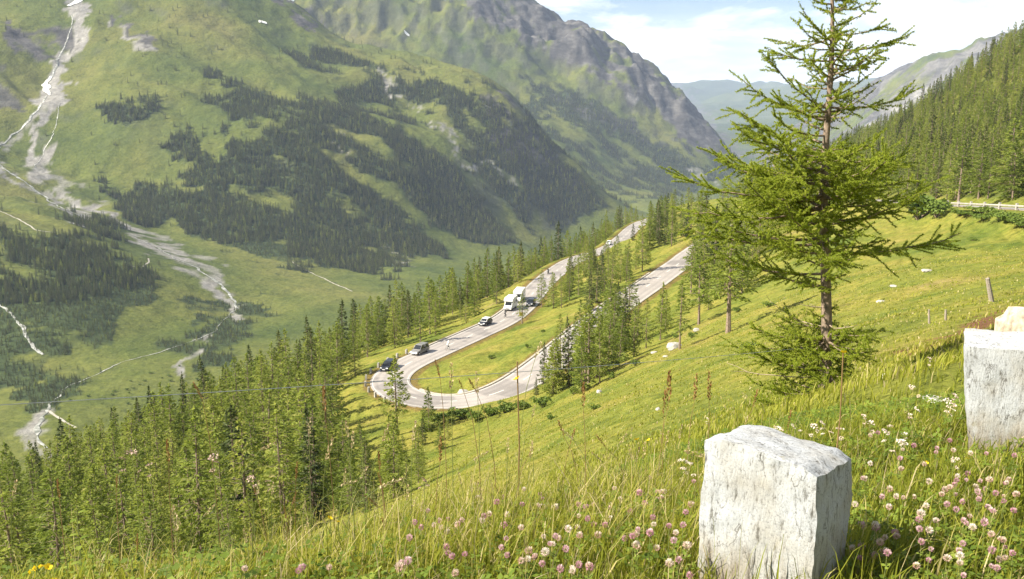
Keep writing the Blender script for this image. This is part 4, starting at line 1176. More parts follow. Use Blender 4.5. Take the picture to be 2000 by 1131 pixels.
def scatter_stuff(name, pts, label, cat):
    """one object: a cloud of tree positions with the standing trees' meshes on them"""
    pts = np.array(pts)
    me = bpy.data.meshes.new(name)
    me.vertices.add(len(pts)); me.vertices.foreach_set('co', pts[:, :3].astype(np.float32).ravel())
    a = me.attributes.new('size', 'FLOAT', 'POINT'); a.data.foreach_set('value', pts[:, 3].astype(np.float32))
    a = me.attributes.new('kind_id', 'INT', 'POINT'); a.data.foreach_set('value', pts[:, 4].astype(np.int32))
    a = me.attributes.new('turn', 'FLOAT', 'POINT'); a.data.foreach_set('value', RNG.uniform(0, 6.28, len(pts)).astype(np.float32))
    o = link(bpy.data.objects.new(name, me))
    ng = bpy.data.node_groups.new(name, 'GeometryNodeTree')
    ng.interface.new_socket('Geometry', in_out='INPUT', socket_type='NodeSocketGeometry')
    ng.interface.new_socket('Geometry', in_out='OUTPUT', socket_type='NodeSocketGeometry')
    gi = ng.nodes.new('NodeGroupInput'); go = ng.nodes.new('NodeGroupOutput')
    def named(k, t):
        n = ng.nodes.new('GeometryNodeInputNamedAttribute'); n.data_type = t; n.inputs['Name'].default_value = k
        return n.outputs['Attribute']
    sz, kid, tn = named('size', 'FLOAT'), named('kind_id', 'INT'), named('turn', 'FLOAT')
    cx = ng.nodes.new('ShaderNodeCombineXYZ'); ng.links.new(tn, cx.inputs['Z'])
    jn = ng.nodes.new('GeometryNodeJoinGeometry')
    for v in sorted(set(int(k) for k in pts[:, 4])):
        tr, cr = SRC[v]
        j2 = ng.nodes.new('GeometryNodeJoinGeometry')
        for src in (tr, cr):
            oi = ng.nodes.new('GeometryNodeObjectInfo'); oi.transform_space = 'ORIGINAL'
            oi.inputs['Object'].default_value = src
            ng.links.new(oi.outputs['Geometry'], j2.inputs[0])
        cmpn = ng.nodes.new('FunctionNodeCompare'); cmpn.data_type = 'INT'; cmpn.operation = 'EQUAL'
        ng.links.new(kid, cmpn.inputs[2]); cmpn.inputs[3].default_value = v
        ip = ng.nodes.new('GeometryNodeInstanceOnPoints')
        ng.links.new(gi.outputs[0], ip.inputs['Points']); ng.links.new(cmpn.outputs[0], ip.inputs['Selection'])
        ng.links.new(j2.outputs[0], ip.inputs['Instance'])
        ng.links.new(cx.outputs[0], ip.inputs['Rotation']); ng.links.new(sz, ip.inputs['Scale'])
        ng.links.new(ip.outputs[0], jn.inputs[0])
    ng.links.new(jn.outputs[0], go.inputs[0])
    md = o.modifiers.new('scatter', 'NODES'); md.node_group = ng
    return tag(o, label, cat, kind='stuff')

if pts_rest:
    scatter_stuff('hillside_forest', pts_rest, 'further larches and spruces filling the slopes behind the nearer trees', 'forest')

# far woods on the opposite mountains
ai = np.linalg.norm(np.cross(gx, gy), axis=-1)
wgt_ = ai * (np.clip(forest - 0.08, 0, 1) ** 1.6 + 0.010 * (mixn > -0.1) * (H > -285) * (scree < 0.2) * (RR < 3300)) * ((RR > 750) & (RR < 4600)) * (np.abs(GT) < math.radians(33))
wgt_ = wgt_ * np.clip(VIS + 0.15, 0, 1) * np.where(RR > 3000, 0.5, 1.0)
pw = wgt_.ravel() / wgt_.sum()
NF = 42000
kk = RNG.choice(pw.size, NF, p=pw)
jt = RNG.uniform(-0.5, 0.5, (NF, 2))
fx = V[kk] + gx.reshape(-1, 3)[kk] * jt[:, :1] + gy.reshape(-1, 3)[kk] * jt[:, 1:]
fx[:, 2] = hgt_v(fx[:, 0], fx[:, 1]) - 0.3
rk_ = np.hypot(fx[:, 0], fx[:, 1])
fh = RNG.uniform(6, 18, NF) / H0
# scrub along the river is lower
pxk, pyk = project(fx[:, 0], fx[:, 1], fx[:, 2])
low = (fx[:, 2] < -270) & (pxk < 560)
fh = np.where(low, RNG.uniform(3.5, 8, NF) / H0, fh)
vv = RNG.choice([5, 6, 7, 5, 6, 7, 5, 6, 7, 1], NF)
scatter_stuff('mountain_forest', np.column_stack([fx, fh, vv]), 'dark conifer forest covering the opposite mountain flanks', 'forest')
# ------------------------------------------------------------------ the big foreground larch
def big_larch():
    rg = np.random.default_rng(42)
    base = at(1608, 800, 20.0); base[2] = hgt(base[0], base[1])
    root = empty('larch_tree', base)
    tag(root, 'large larch with bare mid trunk and bushy skirt standing behind the guard stone', 'tree')
    mpp = 20.0 / 1735.0
    def hz_at(py):
        return at(1612, py, 20.0)[2] - base[2]
    Ht = hz_at(-150)
    def ax(z):
        t = z / 9.3
        return np.array([-0.50 * t + 0.07 * math.sin(z * 0.9), 0.05 * math.sin(z * 0.7), z])
    mb = MB()
    zs = np.linspace(-0.5, Ht, 26)
    mb.tube([ax(z) for z in zs], [0.135 * (1 - max(z, 0) / Ht) ** 0.8 + 0.008 + (0.10 * math.exp(-max(z, 0) / 0.35)) + rg.normal(0, 0.005) for z in zs], 12)
    mb.obj('trunk', M['bark'], root, True)
    tab_y = [-150, -60, 0, 60, 110, 180, 240, 300, 340, 380, 430, 470, 500, 530, 560, 600, 640, 680, 720, 760, 800]
    tab_l = [15, 90, 120, 135, 165, 165, 195, 225, 265, 285, 285, 260, 220, 150, 90, 40, 125, 195, 215, 195, 140]
    tab_r = [15, 55, 72, 95, 100, 110, 125, 150, 185, 195, 190, 170, 110, 45, 25, 25, 90, 150, 190, 185, 140]
    limbs = MB(); bare = MB()
    TP = []; TD = []      # tuft positions, directions
    def branch(py, az, L, el, curve=0.1, density=1.0, dead=False, thick=None):
        z = hz_at(py); o = ax(z)
        d = np.array([math.cos(az), math.sin(az), 0.0]); side = np.array([-math.sin(az), math.cos(az), 0.0])
        n = 9
        wob = rg.normal(0, 0.045, (n, 3)).cumsum(0) * 0.35 * L
        pts = []
        for k in range(n):
            u = k / (n - 1)
            pts.append(o + d * L * u * math.cos(el) + np.array([0, 0, L * u * math.sin(el) - 0.22 * L * u * (1 - u) + curve * L * u * u]) + wob[k] * u)
        pts = np.array(pts)
        th_ = thick or (0.010 + 0.009 * L)
        (bare if dead else limbs).tube(pts, [th_ * (1 - 0.85 * k / (n - 1)) + 0.002 for k in range(n)], 5, cap=False)
        if dead:
            for k in range(3):
                u = rg.uniform(0.3, 0.9); i0 = u * (n - 1); q = pts[int(i0)]
                e = d * rg.uniform(0.2, 0.5) + side * rg.choice([-1, 1]) * rg.uniform(0.2, 0.5) + np.array([0, 0, rg.uniform(-0.1, 0.3)])
                bare.tube([q, q + e * 0.35 * L], [0.008, 0.003], 4, cap=False)
            return
        def pt(u):
            i0 = min(u * (n - 1), n - 1.001); k = int(i0); f = i0 - k
            return pts[k] * (1 - f) + pts[k + 1] * f, (pts[k + 1] - pts[k]) / (np.linalg.norm(pts[k + 1] - pts[k]) + 1e-9)
        # twigs
        nt_ = max(5, int(L * (15 if py > 290 else 12) * density))
        for k in range(nt_):
            u = rg.uniform(0.14, 1.0)
            q, tg = pt(u)
            tl = (0.16 + 0.26 * L * (1 - abs(u - 0.55))) * rg.uniform(0.4, 1.15)
            tl = min(tl, 0.75)
            sd_ = side * rg.choice([-1, 1])
            e = tg * rg.uniform(0.45, 1.1) + sd_ * rg.uniform(0.35, 1.0) + np.array([0, 0, rg.normal(-0.02, 0.42)])
            e /= np.linalg.norm(e)
            m_ = 4
            tp = [q + e * tl * s + np.array([0, 0, -0.10 * tl * s * s + 0.06 * tl * s ** 3]) for s in np.linspace(0, 1, m_)]
            limbs.tube(tp, [0.0055, 0.004, 0.003, 0.0015], 3, cap=False)
            nn = max(3, int(tl / 0.021))
            for s in np.linspace(0.08, 1.0, nn):
                i0 = min(s * (m_ - 1), m_ - 1.001); kk_ = int(i0); f = i0 - kk_
                TP.append(np.array(tp[kk_]) * (1 - f) + np.array(tp[kk_ + 1]) * f + rg.normal(0, 0.006, 3)); TD.append(e)
        nn = int(L * 0.8 / 0.03)
        for s in np.linspace(0.25, 1.0, max(nn, 3)):
            q, tg = pt(s); TP.append(q + rg.normal(0, 0.012, 3)); TD.append(tg)
    zall = np.concatenate([rg.uniform(-145, 60, 34), rg.uniform(60, 300, 44), rg.uniform(300, 480, 60), rg.uniform(480, 560, 14), rg.uniform(575, 660, 9), rg.uniform(640, 835, 76)])
    for i, py in enumerate(zall):
        az = i * 2.39996 + rg.normal(0, 0.3)
        cl, cr_ = np.interp(py, tab_y, tab_l), np.interp(py, tab_y, tab_r)
        w = 0.5 + 0.5 * math.cos(az)
        L = (cr_ * w + cl * (1 - w)) * mpp * rg.uniform(0.38, 0.98)
        if py > 640: el = rg.normal(-0.02, 0.14)
        elif py > 400: el = rg.normal(0.06, 0.2)
        else: el = rg.normal(0.2, 0.2)
        branch(py, az, max(L, 0.15), el, curve=rg.uniform(0.02, 0.14), density=rg.uniform(0.65, 1.1) * (0.72 if py < 300 else 0.95))
    # branches that stand out
    for (py, side_, px_len, el) in ((98, 1, 140, 0.10), (210, 1, 165, 0.13), (490, 1, 270, 0.0), (400, 1, 180, 0.12), (300, -1, 215, 0.30), (235, -1, 175, 0.34), (390, -1, 275, 0.12), (360, -1, 250, 0.28), (560, -1, 180, 0.16), (535, -1, 215, 0.10), (475, -1, 265, 0.04), (345, 1, 170, 0.10), (120, -1, 140, 0.22)):
        branch(py, (0 if side_ > 0 else math.pi) + rg.normal(0, 0.25), px_len * mpp, el, 0.05, 0.85)
    for (py, side_, px_len, el) in ((690, -1, 150, -0.10), (735, -1, 190, 0.03), (640, -1, 150, 0.22), (600, -1, 60, 0.1), (640, 1, 70, 0.25), (670, 1, 120, 0.1)):
        branch(py, (0 if side_ > 0 else math.pi) + rg.normal(-0.3, 0.3), px_len * mpp, el, 0.02, 1, True, 0.016)
    limbs.obj('limbs', M['bark'], root, True)
    bare.obj('bare_limbs', M['deadwood'], root, True)
    TPa = np.array(TP); TDa = np.array(TD)
    k = 8
    n = len(TPa)
    P0 = np.repeat(TPa, k, 0); D = np.repeat(TDa, k, 0)
    dr = D * rg.uniform(-0.1, 0.9, (n * k, 1)) + rg.normal(0, 0.75, (n * k, 3)); dr /= np.linalg.norm(dr, axis=1, keepdims=True)
    ln = rg.uniform(0.030, 0.060, (n * k, 1))
    b = np.cross(dr, rg.normal(0, 1, (n * k, 3))); b /= np.linalg.norm(b, axis=1, keepdims=True) + 1e-9
    wd = rg.uniform(0.006, 0.0105, (n * k, 1))
    Vn = np.stack([P0 + b * wd, P0 - b * wd, P0 + dr * ln], 1).reshape(-1, 3)
    tuft_c = np.clip(0.5 + rg.normal(0, 0.12, n), 0, 1)
    rn = np.clip(np.repeat(tuft_c, k) + rg.normal(0, 0.10, n * k), 0, 1)
    me = mesh_np('crown', Vn, tris=np.arange(n * k * 3).reshape(-1, 3), mats=[M['biglarch']], attrs={'rnd': np.repeat(rn, 3)})
    link(bpy.data.objects.new('crown', me), root)
    print('big larch tufts', n)
M['biglarch'] = leaf_mat('foreground_larch_needles', [(0.0, (0.14, 0.20, 0.018)), (0.4, (0.30, 0.375, 0.036)), (0.8, (0.44, 0.475, 0.064)), (1.0, (0.54, 0.52, 0.12))], 0.6, 0.0)
big_larch()

# ------------------------------------------------------------------ stones
def block(name, label, cat, center, size, rz, top_fn, mat, cuts=(9, 8, 14), seed=0, rough=0.012, tilt=(0, 0), group=None, round_=0.004):
    """a hewn block: grid box, uneven faces, rounded arrises"""
    bm = bmesh.new()
    bmesh.ops.create_cube(bm, size=1.0)
    bmesh.ops.subdivide_edges(bm, edges=bm.edges[:], cuts=27, use_grid_fill=True)
    sx, sy, sz = size
    for v in bm.verts:
        u, w_, h_ = v.co.x * 2, v.co.y * 2, v.co.z + 0.5
        x, y, z = v.co.x * sx, v.co.y * sy, h_ * sz
        x, y, z = top_fn(u, w_, h_, x, y, z)
        # round the arrises
        e = sorted([abs(u), abs(w_), abs(h_ * 2 - 1)])
        if e[1] > 0.8:
            f = (e[1] - 0.8) / 0.2 * (e[2] - 0.8) / 0.2 if e[2] > 0.8 else 0
            x -= math.copysign(round_ * f, u) * (abs(u) > 0.8); y -= math.copysign(round_ * f, w_) * (abs(w_) > 0.8); z -= round_ * f * (h_ > 0.9)
        p = Vector((x, y, z))
        nn = mnoise.noise_vector(p * 4 + Vector((seed, 0, 0))) * rough * 0.6 + mnoise.noise_vector(p * 19 + Vector((0, seed, 0))) * rough * 0.45 + mnoise.noise_vector(p * 45) * rough * 0.22
        if e[1] > 0.84: nn += mnoise.noise_vector(p * 11 + Vector((seed, seed, 0))) * rough * 0.7 * (e[1] - 0.84) / 0.16
        v.co = p + nn
    me = bpy.data.meshes.new(name)
    bm.to_mesh(me); bm.free()
    me.materials.append(mat)
    me.polygons.foreach_set('use_smooth', np.full(len(me.polygons), True))
    o = link(bpy.data.objects.new(name, me))
    o.location = center; o.rotation_euler = (tilt[0], tilt[1], rz)
    me.set_sharp_from_angle(angle=math.radians(48))
    return tag(o, label, cat, group)

def top1(u, w_, h_, x, y, z):
    # nearly flat top, a little lower to the right; the left corner slightly knocked off
    if h_ > 0.5:
        k = ((h_ - 0.5) / 0.5) ** 2
        z += k * (-0.016 * u - 0.018 * w_ - 0.02 * max(0, u - 0.7) / 0.3 - 0.012 * max(0, w_ - 0.5) - 0.016 * max(0, -u - 0.7) / 0.3)
    x *= 1 + 0.03 * (1 - h_)
    return x, y, z
g1 = at(1512, 1000, 3.1); gz = hgt(g1[0], g1[1])
STONE1 = (g1[0] + 0.035, g1[1] + 0.10)
block('guard_stone', 'pale granite guard stone with a dark shaded side, nearest the larch', 'guard stone', (STONE1[0], STONE1[1], gz - 0.12), (0.44, 0.37, 0.70), -0.68, top1, M['granite'], seed=3)
def top2(u, w_, h_, x, y, z):
    z += 0.012 * (u * h_) + 0.02 * w_ * h_
    x *= 0.78 + 0.24 * h_
    return x, y, z
g2 = at(2010, 900, 5.1); gz2 = hgt(g2[0], g2[1])
block('guard_stone', 'broad pale granite guard stone narrowing to its foot, beside a rough boulder', 'guard stone', (g2[0] + 0.04, g2[1] + 0.1, gz2 - 0.15), (0.80, 0.34, 0.79), -0.42, top2, M['granite'], seed=11)

# boulders
def boulder_mesh(seed, mat):
    bm = bmesh.new(); bmesh.ops.create_icosphere(bm, subdivisions=3, radius=1.0)
    for v in bm.verts:
        n = v.co.normalized()
        k = 1 + 0.28 * mnoise.noise(n * 1.6 + Vector((seed * 3.1, 0, 0))) + 0.14 * mnoise.noise(n * 4 + Vector((0, seed, 0)))
        # planes
        for pn in ((0.7, 0.3, 0.6), (-0.6, 0.5, 0.5), (0.1, -0.8, 0.5), (0, 0.1, 1)):
            p_ = Vector(pn).normalized(); d_ = n.dot(p_) * k
            if d_ > 0.78: k *= 0.78 / d_
        v.co = n * k
        v.co.z *= 0.72
    me = bpy.data.meshes.new('boulder'); bm.to_mesh(me); bm.free(); me.materials.append(mat)
    me.polygons.foreach_set('use_smooth', np.full(len(me.polygons), False))
    return me
BM_ = [boulder_mesh(k, M['boulder']) for k in range(4)]
def boulder(px, py, wpx, label, var=0, Y=None, squash=1.0, group=None, mesh=None, sink=0.25):
    p = at(px, py, Y) if Y else hit(px, py, rmin=20)
    r = math.hypot(p[0], p[1]); s = wpx / 2 / F_PX * r * 1.05
    o = link(bpy.data.objects.new('boulder', mesh or BM_[var]))
    o.scale = (s, s * 0.85, s * squash); o.rotation_euler = (0, 0, RNG.uniform(0, 6))
    o.location = (p[0], p[1], hgt(p[0], p[1]) + s * squash * (0.72 - 2 * sink * 0.72))
    return tag(o, label, 'rock', group)
boulder(1315, 682, 30, 'large white boulder lying at the foot of a slender larch', 0, squash=0.9)
boulder(1360, 647, 13, 'small white boulder at the foot of the dark-trunked larch', 1)
boulder(905, 768, 24, 'long white stone lying inside the bend at the kerb', 2, squash=0.6)
boulder(1285, 801, 11, 'small white stone alone on the open meadow', 3)
boulder(1170, 767, 12, 'small pale stone on the meadow just below the grove', 1)
boulder(1278, 690, 15, 'flat pale stone beside the large white boulder, nearest the grove', 2, squash=0.5)
boulder(1300, 697, 11, 'low pale stone just downhill of the large white boulder', 3, squash=0.5)
boulder(1810, 530, 20, 'flat grey stone in the upper meadow below the guard rail', 0, squash=0.4)
boulder(1745, 560, 14, 'pale stone low in the grass of the meadow bowl', 1, squash=0.5)
boulder(1720, 590, 18, 'grey half-buried stone in the grass of the meadow bowl', 2, squash=0.4)
boulder(1830, 735, 42, 'long pale stone half hidden in flowers beside the broad guard stone', 3, Y=8.2, squash=0.4)
boulder(1770, 690, 40, 'low grey rock in the grass next to a patch of reddish earth', 1, Y=14, squash=0.35)
boulder(1730, 765, 22, 'small brownish rock at the edge of the bushy larch skirt', 0, Y=12, squash=0.9)
wr = boulder_mesh(9, M['warmrock'])
boulder(2012, 625, 92, 'rough warm-toned boulder rising behind the broad guard stone', 0, Y=11.0, squash=1.5, mesh=wr, sink=0.1)

# guard stones round the outside of the bend
gsm = None
s0 = s_hair - 16
for k in range(13):
    p, t = road_at(s0 + k * 3.3, -(RW + 0.85))
    if gsm is None:
        bmx = MB(); bmx.box((0, 0, 0.30), (0.55, 0.35, 1.2), 0, 0.82); gsm = bmx.mesh('guard_stone', M['boulder'])
    o = link(bpy.data.objects.new('guard_stone', gsm)); o.location = (p[0], p[1], hgt(p[0], p[1])); o.rotation_euler = (0, 0, math.atan2(t[1], t[0]))
    tag(o, 'small grey guard stone in the row along the outside of the hairpin bend', 'guard stone', 'guard stones round the hairpin bend')

# guard rail on the upper road
gr_ = empty('guard_rail', road_at(20)[0]); gr_['label'] = 'pale guard rail on short posts along the road below the wooded slope'; gr_['category'] = 'guard rail'
inv = Vector(gr_.location)
sA, sB = 6.0, arc_near(1885, 402)
ssr = np.arange(sA, sB, 2.0)
rl = np.array([road_at(s, -(RW + 0.3), 0.0)[0] for s in ssr]) - np.array(inv)
ribbon('rail', rl, [(-0.08, 0.42), (-0.11, 0.54), (-0.08, 0.66), (0.08, 0.66), (0.11, 0.54), (0.08, 0.42), (-0.08, 0.42)], 0.0, M['railpaint'] if 'railpaint' in M else M['boulder'], gr_)
pm = MB(); pm.box((0, 0, 0.20), (0.30, 0.30, 1.5)); pmm = pm.mesh('post', M['boulder'])
for s in np.arange(sA, sB, 6.0):
    p = road_at(s, -(RW + 0.3))[0] - np.array(inv)
    o = link(bpy.data.objects.new('post', pmm), gr_); o.location = p + np.array([0, 0, 0.0])

# bushes
def bush_mesh(seed, n=700, card=0.16, mat=None):
    rg = np.random.default_rng(seed)
    lobes = [(rg.normal(0, 0.38), rg.normal(0, 0.38), rg.uniform(0.3, 0.72), rg.uniform(0.3, 0.52)) for _ in range(9)]
    Vb = []; A = []
    for _ in range(n):
        lx, ly, lz, lr = lobes[rg.integers(0, 9)]
        d = rg.normal(0, 1, 3); d /= np.linalg.norm(d); d[2] = abs(d[2]) * 0.9 - 0.15
        p = np.array([lx, ly, lz]) + d * lr * rg.uniform(0.7, 1.08)
        if p[2] < 0.02: p[2] = rg.uniform(0.02, 0.2)
        a1 = rg.normal(0, 1, 3) + d * 0.3; a1 /= np.linalg.norm(a1); b1 = np.cross(a1, d + rg.normal(0, 0.5, 3)); b1 /= np.linalg.norm(b1) + 1e-9
        l_ = card * rg.uniform(0.6, 1.4)
        Vb += [p - a1 * l_ * .5, p + b1 * l_ * .35, p + a1 * l_ * .5, p - b1 * l_ * .35]
        A += [float(np.clip(0.45 + rg.normal(0, 0.2), 0, 1))] * 4
    m_ = mesh_np('foliage', np.array(Vb), quads=np.arange(len(Vb)).reshape(-1, 4), mats=[mat or M['bush']], attrs={'rnd': A})
    st = MB()
    for k in range(5):
        an = k * 1.3
        st.tube([(0, 0, -0.1), (0.2 * math.cos(an), 0.2 * math.sin(an), 0.25), (0.4 * math.cos(an), 0.4 * math.sin(an), 0.5)], [0.035, 0.025, 0.01], 5)
    return st.mesh('stems', M['bark']), m_
BU = [bush_mesh(k) for k in range(3)]
def bush(p, w, h, label, group=None, var=0):
    o = empty('bush', (p[0], p[1], hgt(p[0], p[1])), RNG.uniform(0, 6))
    o.scale = (w / 1.5, w / 1.5, h)
    link(bpy.data.objects.new('stems', BU[var][0]), o); link(bpy.data.objects.new('foliage', BU[var][1]), o)
    return tag(o, label, 'bush', group)
p = hit(1795, 428, rmin=60); bush(p, 8, 4.2, 'big round dark green bush below the end of the guard rail', None, 0)
p = hit(1830, 424, rmin=60); bush(p, 5, 2.8, 'smaller green bush leaning against the big round bush', None, 2)
for k in range(15):
    px = 1880 + k * 12 + RNG.uniform(-8, 8); py = 424 + max(0, px - 1940) * 0.18 + RNG.uniform(-8, 12)
    p = hit(px, py, rmin=60); bush(p, RNG.uniform(2.5, 4.5), RNG.uniform(0.7, 1.3), 'low green bush on the bank under the guard rail', 'bushes on the bank under the guard rail', k % 3)
for k, (px, py, w) in enumerate(((900, 812, 3.0), (930, 815, 2.4), (868, 818, 2.6), (955, 806, 2.2), (985, 800, 2.6), (1015, 795, 2.0), (1060, 790, 2.2))):
    p = hit(px, py + 6, rmin=60); bush(p, w, 1.3, 'low dark bush on the bank just below the near side of the bend', 'bushes on the bank below the bend', k % 3)
for k in range(16):
    px, py = [(1160, 800), (1075, 820), (1320, 660), (1240, 715), (1195, 740), (1120, 770), (1500, 600), (1350, 660), (1060, 650), (1180, 610), (1030, 680), (960, 700), (1465, 690), (1440, 610), (1900, 470), (1170, 520)][k]
    p = hit(px, py, rmin=40); bush(p, RNG.uniform(0.7, 1.5), RNG.uniform(0.4, 0.9), 'small tufty shrub scattered on the open meadow slope', 'small shrubs on the meadow', k % 3)
vl = [(255, 745), (272, 752), (262, 760), (296, 771), (311, 770), (316, 739), (333, 745), (325, 758), (282, 745), (248, 762), (252, 768), (224, 766), (220, 772), (172, 775), (205, 780), (250, 790), (137, 783), (258, 780), (330, 735), (350, 716), (294, 730), (355, 625), (292, 628), (410, 745), (385, 742)]
for k, (px, py) in enumerate(vl):
    p = hit(px, py, rmin=700); s_b = RNG.uniform(2.5, 4.5)
    bush(p, s_b, s_b * 0.6, 'lone dark bush dotted on the flat valley meadow', 'bushes on the valley meadow', k % 3)

# ------------------------------------------------------------------ pasture fence
def post_obj(p, h, label, lean=(0, 0), r=0.05):
    mb = MB(); mb.tube([(0, 0, -0.35), (0, 0, h * 0.5), (0.01, 0, h)], [r * 1.1, r, r * 0.85], 8)
    o = mb.obj('fence_post', M['wood']); o.location = (p[0], p[1], hgt(p[0], p[1])); o.rotation_euler = (lean[0], lean[1], 0)
    return tag(o, label, 'fence post')
pl = at(-420, 815, 7.0); pr = at(1606, 676, 20.2)
hl = pl[2] - hgt(pl[0], pl[1]); hr_ = pr[2] - hgt(pr[0], pr[1])
post_obj(pl, max(hl + 0.1, 0.6), 'weathered wooden post at the valley end of the pasture wire')
mb = MB(); nw = 40
mb.tube([pl + (pr - pl) * (k / nw) + np.array([0, 0, -0.32 * 4 * (k / nw) * (1 - k / nw) * 0.25]) for k in range(nw + 1)], 0.0045, 5)
tag(mb.obj('fence_wire', M['wirem'] if 'wirem' in M else M['metal']), 'thin grey fence wire strung across the slope before the hairpin', 'wire')
p = hit(1937, 590, rmin=15); post_obj(p, 40 / F_PX * math.hypot(p[0], p[1]) * 1.1, 'grey leaning wooden post in the meadow above the red earth', (0.0, -0.28), 0.06 * math.hypot(p[0], p[1]) / 25)
p = hit(1815, 632, rmin=15); post_obj(p, 26 / F_PX * math.hypot(p[0], p[1]), 'short dark fence post in the meadow, farther from the leaning post', (0.0, -0.12), 0.03 * math.hypot(p[0], p[1]) / 25)
p = hit(1847, 626, rmin=15); post_obj(p, 20 / F_PX * math.hypot(p[0], p[1]), 'short dark fence post in the meadow, nearer the leaning post', (0.0, -0.10), 0.03 * math.hypot(p[0], p[1]) / 25)

# ------------------------------------------------------------------ vehicles
def wheel(parent, x, y, r, w=0.2):
    a = MB(); a.lathe((0, 0, 0), [(r * 0.72, -w / 2), (r * 0.96, -w / 2), (r, -w * 0.3), (r, w * 0.3), (r * 0.96, w / 2), (r * 0.72, w / 2)], 'y', 16)
    o = a.obj('wheel', M['tyre'], parent, False); o.location = (x, y, r)
    b = MB(); b.lathe((0, 0, 0), [(r * 0.15, -w * 0.54), (r * 0.62, -w * 0.52), (r * 0.70, -w * 0.45), (r * 0.70, w * 0.45), (r * 0.62, w * 0.52), (r * 0.15, w * 0.54)], 'y', 12)
    b.obj('rim', M['rim'], o)
def prism(mb, prof, w0, w1=None):
    """side profile (x, z, half width) extruded across"""
    n = len(prof)
    vs = [(x, -w, z) for x, z, w in prof] + [(x, w, z) for x, z, w in prof]
    fs = [tuple(range(n)), tuple(range(2 * n - 1, n - 1, -1))] + [((i + 1) % n, i, i + n, (i + 1) % n + n) for i in range(n)]
    mb.add(vs, fs)
def bevel(o, w, seg=2):
    m_ = o.modifiers.new('bevel', 'BEVEL'); m_.width = w; m_.segments = seg; m_.limit_method = 'ANGLE'; m_.angle_limit = math.radians(30)
def car(label, s, off, paint, L=4.5, W=1.78, Hh=1.65, roof_mat=None, flip=True, est=True):
    p, t = road_at(s, off)
    if flip: t = -t
    o = empty('car', p + np.array([0, 0, 0.02])); o.rotation_euler = (0, -math.asin(t[2]), math.atan2(t[1], t[0]))
    w = W / 2; l = L / 2
    mb = MB(); prism(mb, [(-l, 0.32, w * .94), (-l - 0.02, 0.62, w), (-l + 0.06, 0.98, w * .98), (0.10 * l, 1.0, w), (l * 0.42, 0.96, w * .98), (l * 0.90, 0.78, w * .90), (l, 0.55, w * .86), (l - 0.03, 0.28, w * .88), (l * .5, 0.22, w * .9), (-l * .5, 0.22, w * .9)], W)
    b = mb.obj('body', paint, o); bevel(b, 0.06)
    xr = -l + (0.10 if est else 0.45)
    mb = MB(); prism(mb, [(-l + 0.05, 0.97, w * .93), (xr + 0.05, Hh - 0.06, w * .80), (xr + 0.3, Hh, w * .78), (l * 0.02, Hh, w * .78), (l * 0.12, Hh - 0.04, w * .78), (l * 0.48, 0.94, w * .90)], W)
    cb = mb.obj('cabin', roof_mat or paint, o); bevel(cb, 0.05)
    # glazing
    def quad(name, pts):
        m2 = MB(); m2.add(pts, [(0, 1, 2, 3)]); q = m2.obj(name, M['glass'], o)
        sdm = q.modifiers.new('thick', 'SOLIDIFY'); sdm.thickness = 0.02; sdm.offset = 0
        return q
    quad('windscreen', [(l * .455, -w * .80, 1.0), (l * .455, w * .80, 1.0), (l * .155, w * .70, Hh - 0.09), (l * .155, -w * .70, Hh - 0.09)])
    for sg in (-1, 1):
        ys = lambda z: sg * w * (0.93 - 0.145 * (z - 0.97) / (Hh - 0.97)) + sg * 0.012
        z0, z1 = 1.03, Hh - 0.14
        quad('side_window', [(l * .36, ys(z0), z0), (-0.02 * l, ys(z0), z0), (-0.02 * l, ys(z1), z1), (l * .10, ys(z1), z1)])
        quad('side_window', [(-0.07 * l, ys(z0), z0), (-l * .46, ys(z0), z0), (-l * .46, ys(z1), z1), (-0.07 * l, ys(z1), z1)])
        quad('side_window', [(-l * .51, ys(z0), z0), (-l + 0.25, ys(z0), z0), (xr + 0.3, ys(z1), z1), (-l * .51, ys(z1), z1)])
        m2 = MB(); m2.box((l * .93, sg * w * .66, 0.68), (0.16, 0.40, 0.17)); bevel(m2.obj('headlight', M['lamp'], o), 0.03)
        m2 = MB(); m2.box((-l + 0.02, sg * w * .80, 0.80), (0.08, 0.22, 0.28)); m2.obj('tail_light', M['redlamp'], o)
        m2 = MB(); m2.box((l * .36, sg * (w + 0.09), 1.02), (0.12, 0.2, 0.13)); bevel(m2.obj('mirror', M['plastic'], o), 0.03)
        wheel(o, l * .62, sg * (w - 0.12), 0.32); wheel(o, -l * .60, sg * (w - 0.12), 0.32)
    m2 = MB(); m2.box((l * .985, 0, 0.46), (0.06, W * .55, 0.16)); m2.obj('grille', M['plastic'], o)
    m2 = MB(); m2.box((l * 1.0, 0, 0.44), (0.05, 0.52, 0.11)); m2.obj('number_plate', M['whitepaint'], o)
    return tag(o, label, 'car')
car('grey people carrier on the lower leg of the road beside a cyclist', arc_near(832, 690), -2.0, M['silver'], 4.7, 1.85, 1.78)
car('black car with a pale roof driving down behind the grey people carrier', arc_near(962, 640), -2.0, M['darkpaint'], 4.1, 1.75, 1.55, M['whitepaint'], est=False)
car('dark car half hidden by the bare-trunked larch at the bend', arc_near(778, 716), -2.0, M['darkpaint'], 4.5, 1.8, 1.5)
car('dark car behind the thin larch next to the white motorhome', arc_near(1030, 602, s_hair) - 1, 1.9, M['darkpaint'], 4.4, 1.8, 1.5)
car('small white car on the far stretch of road among the trees', arc_near(1200, 480, s_hair), -2.0, M['whitepaint'], 4.3, 1.75, 1.5)

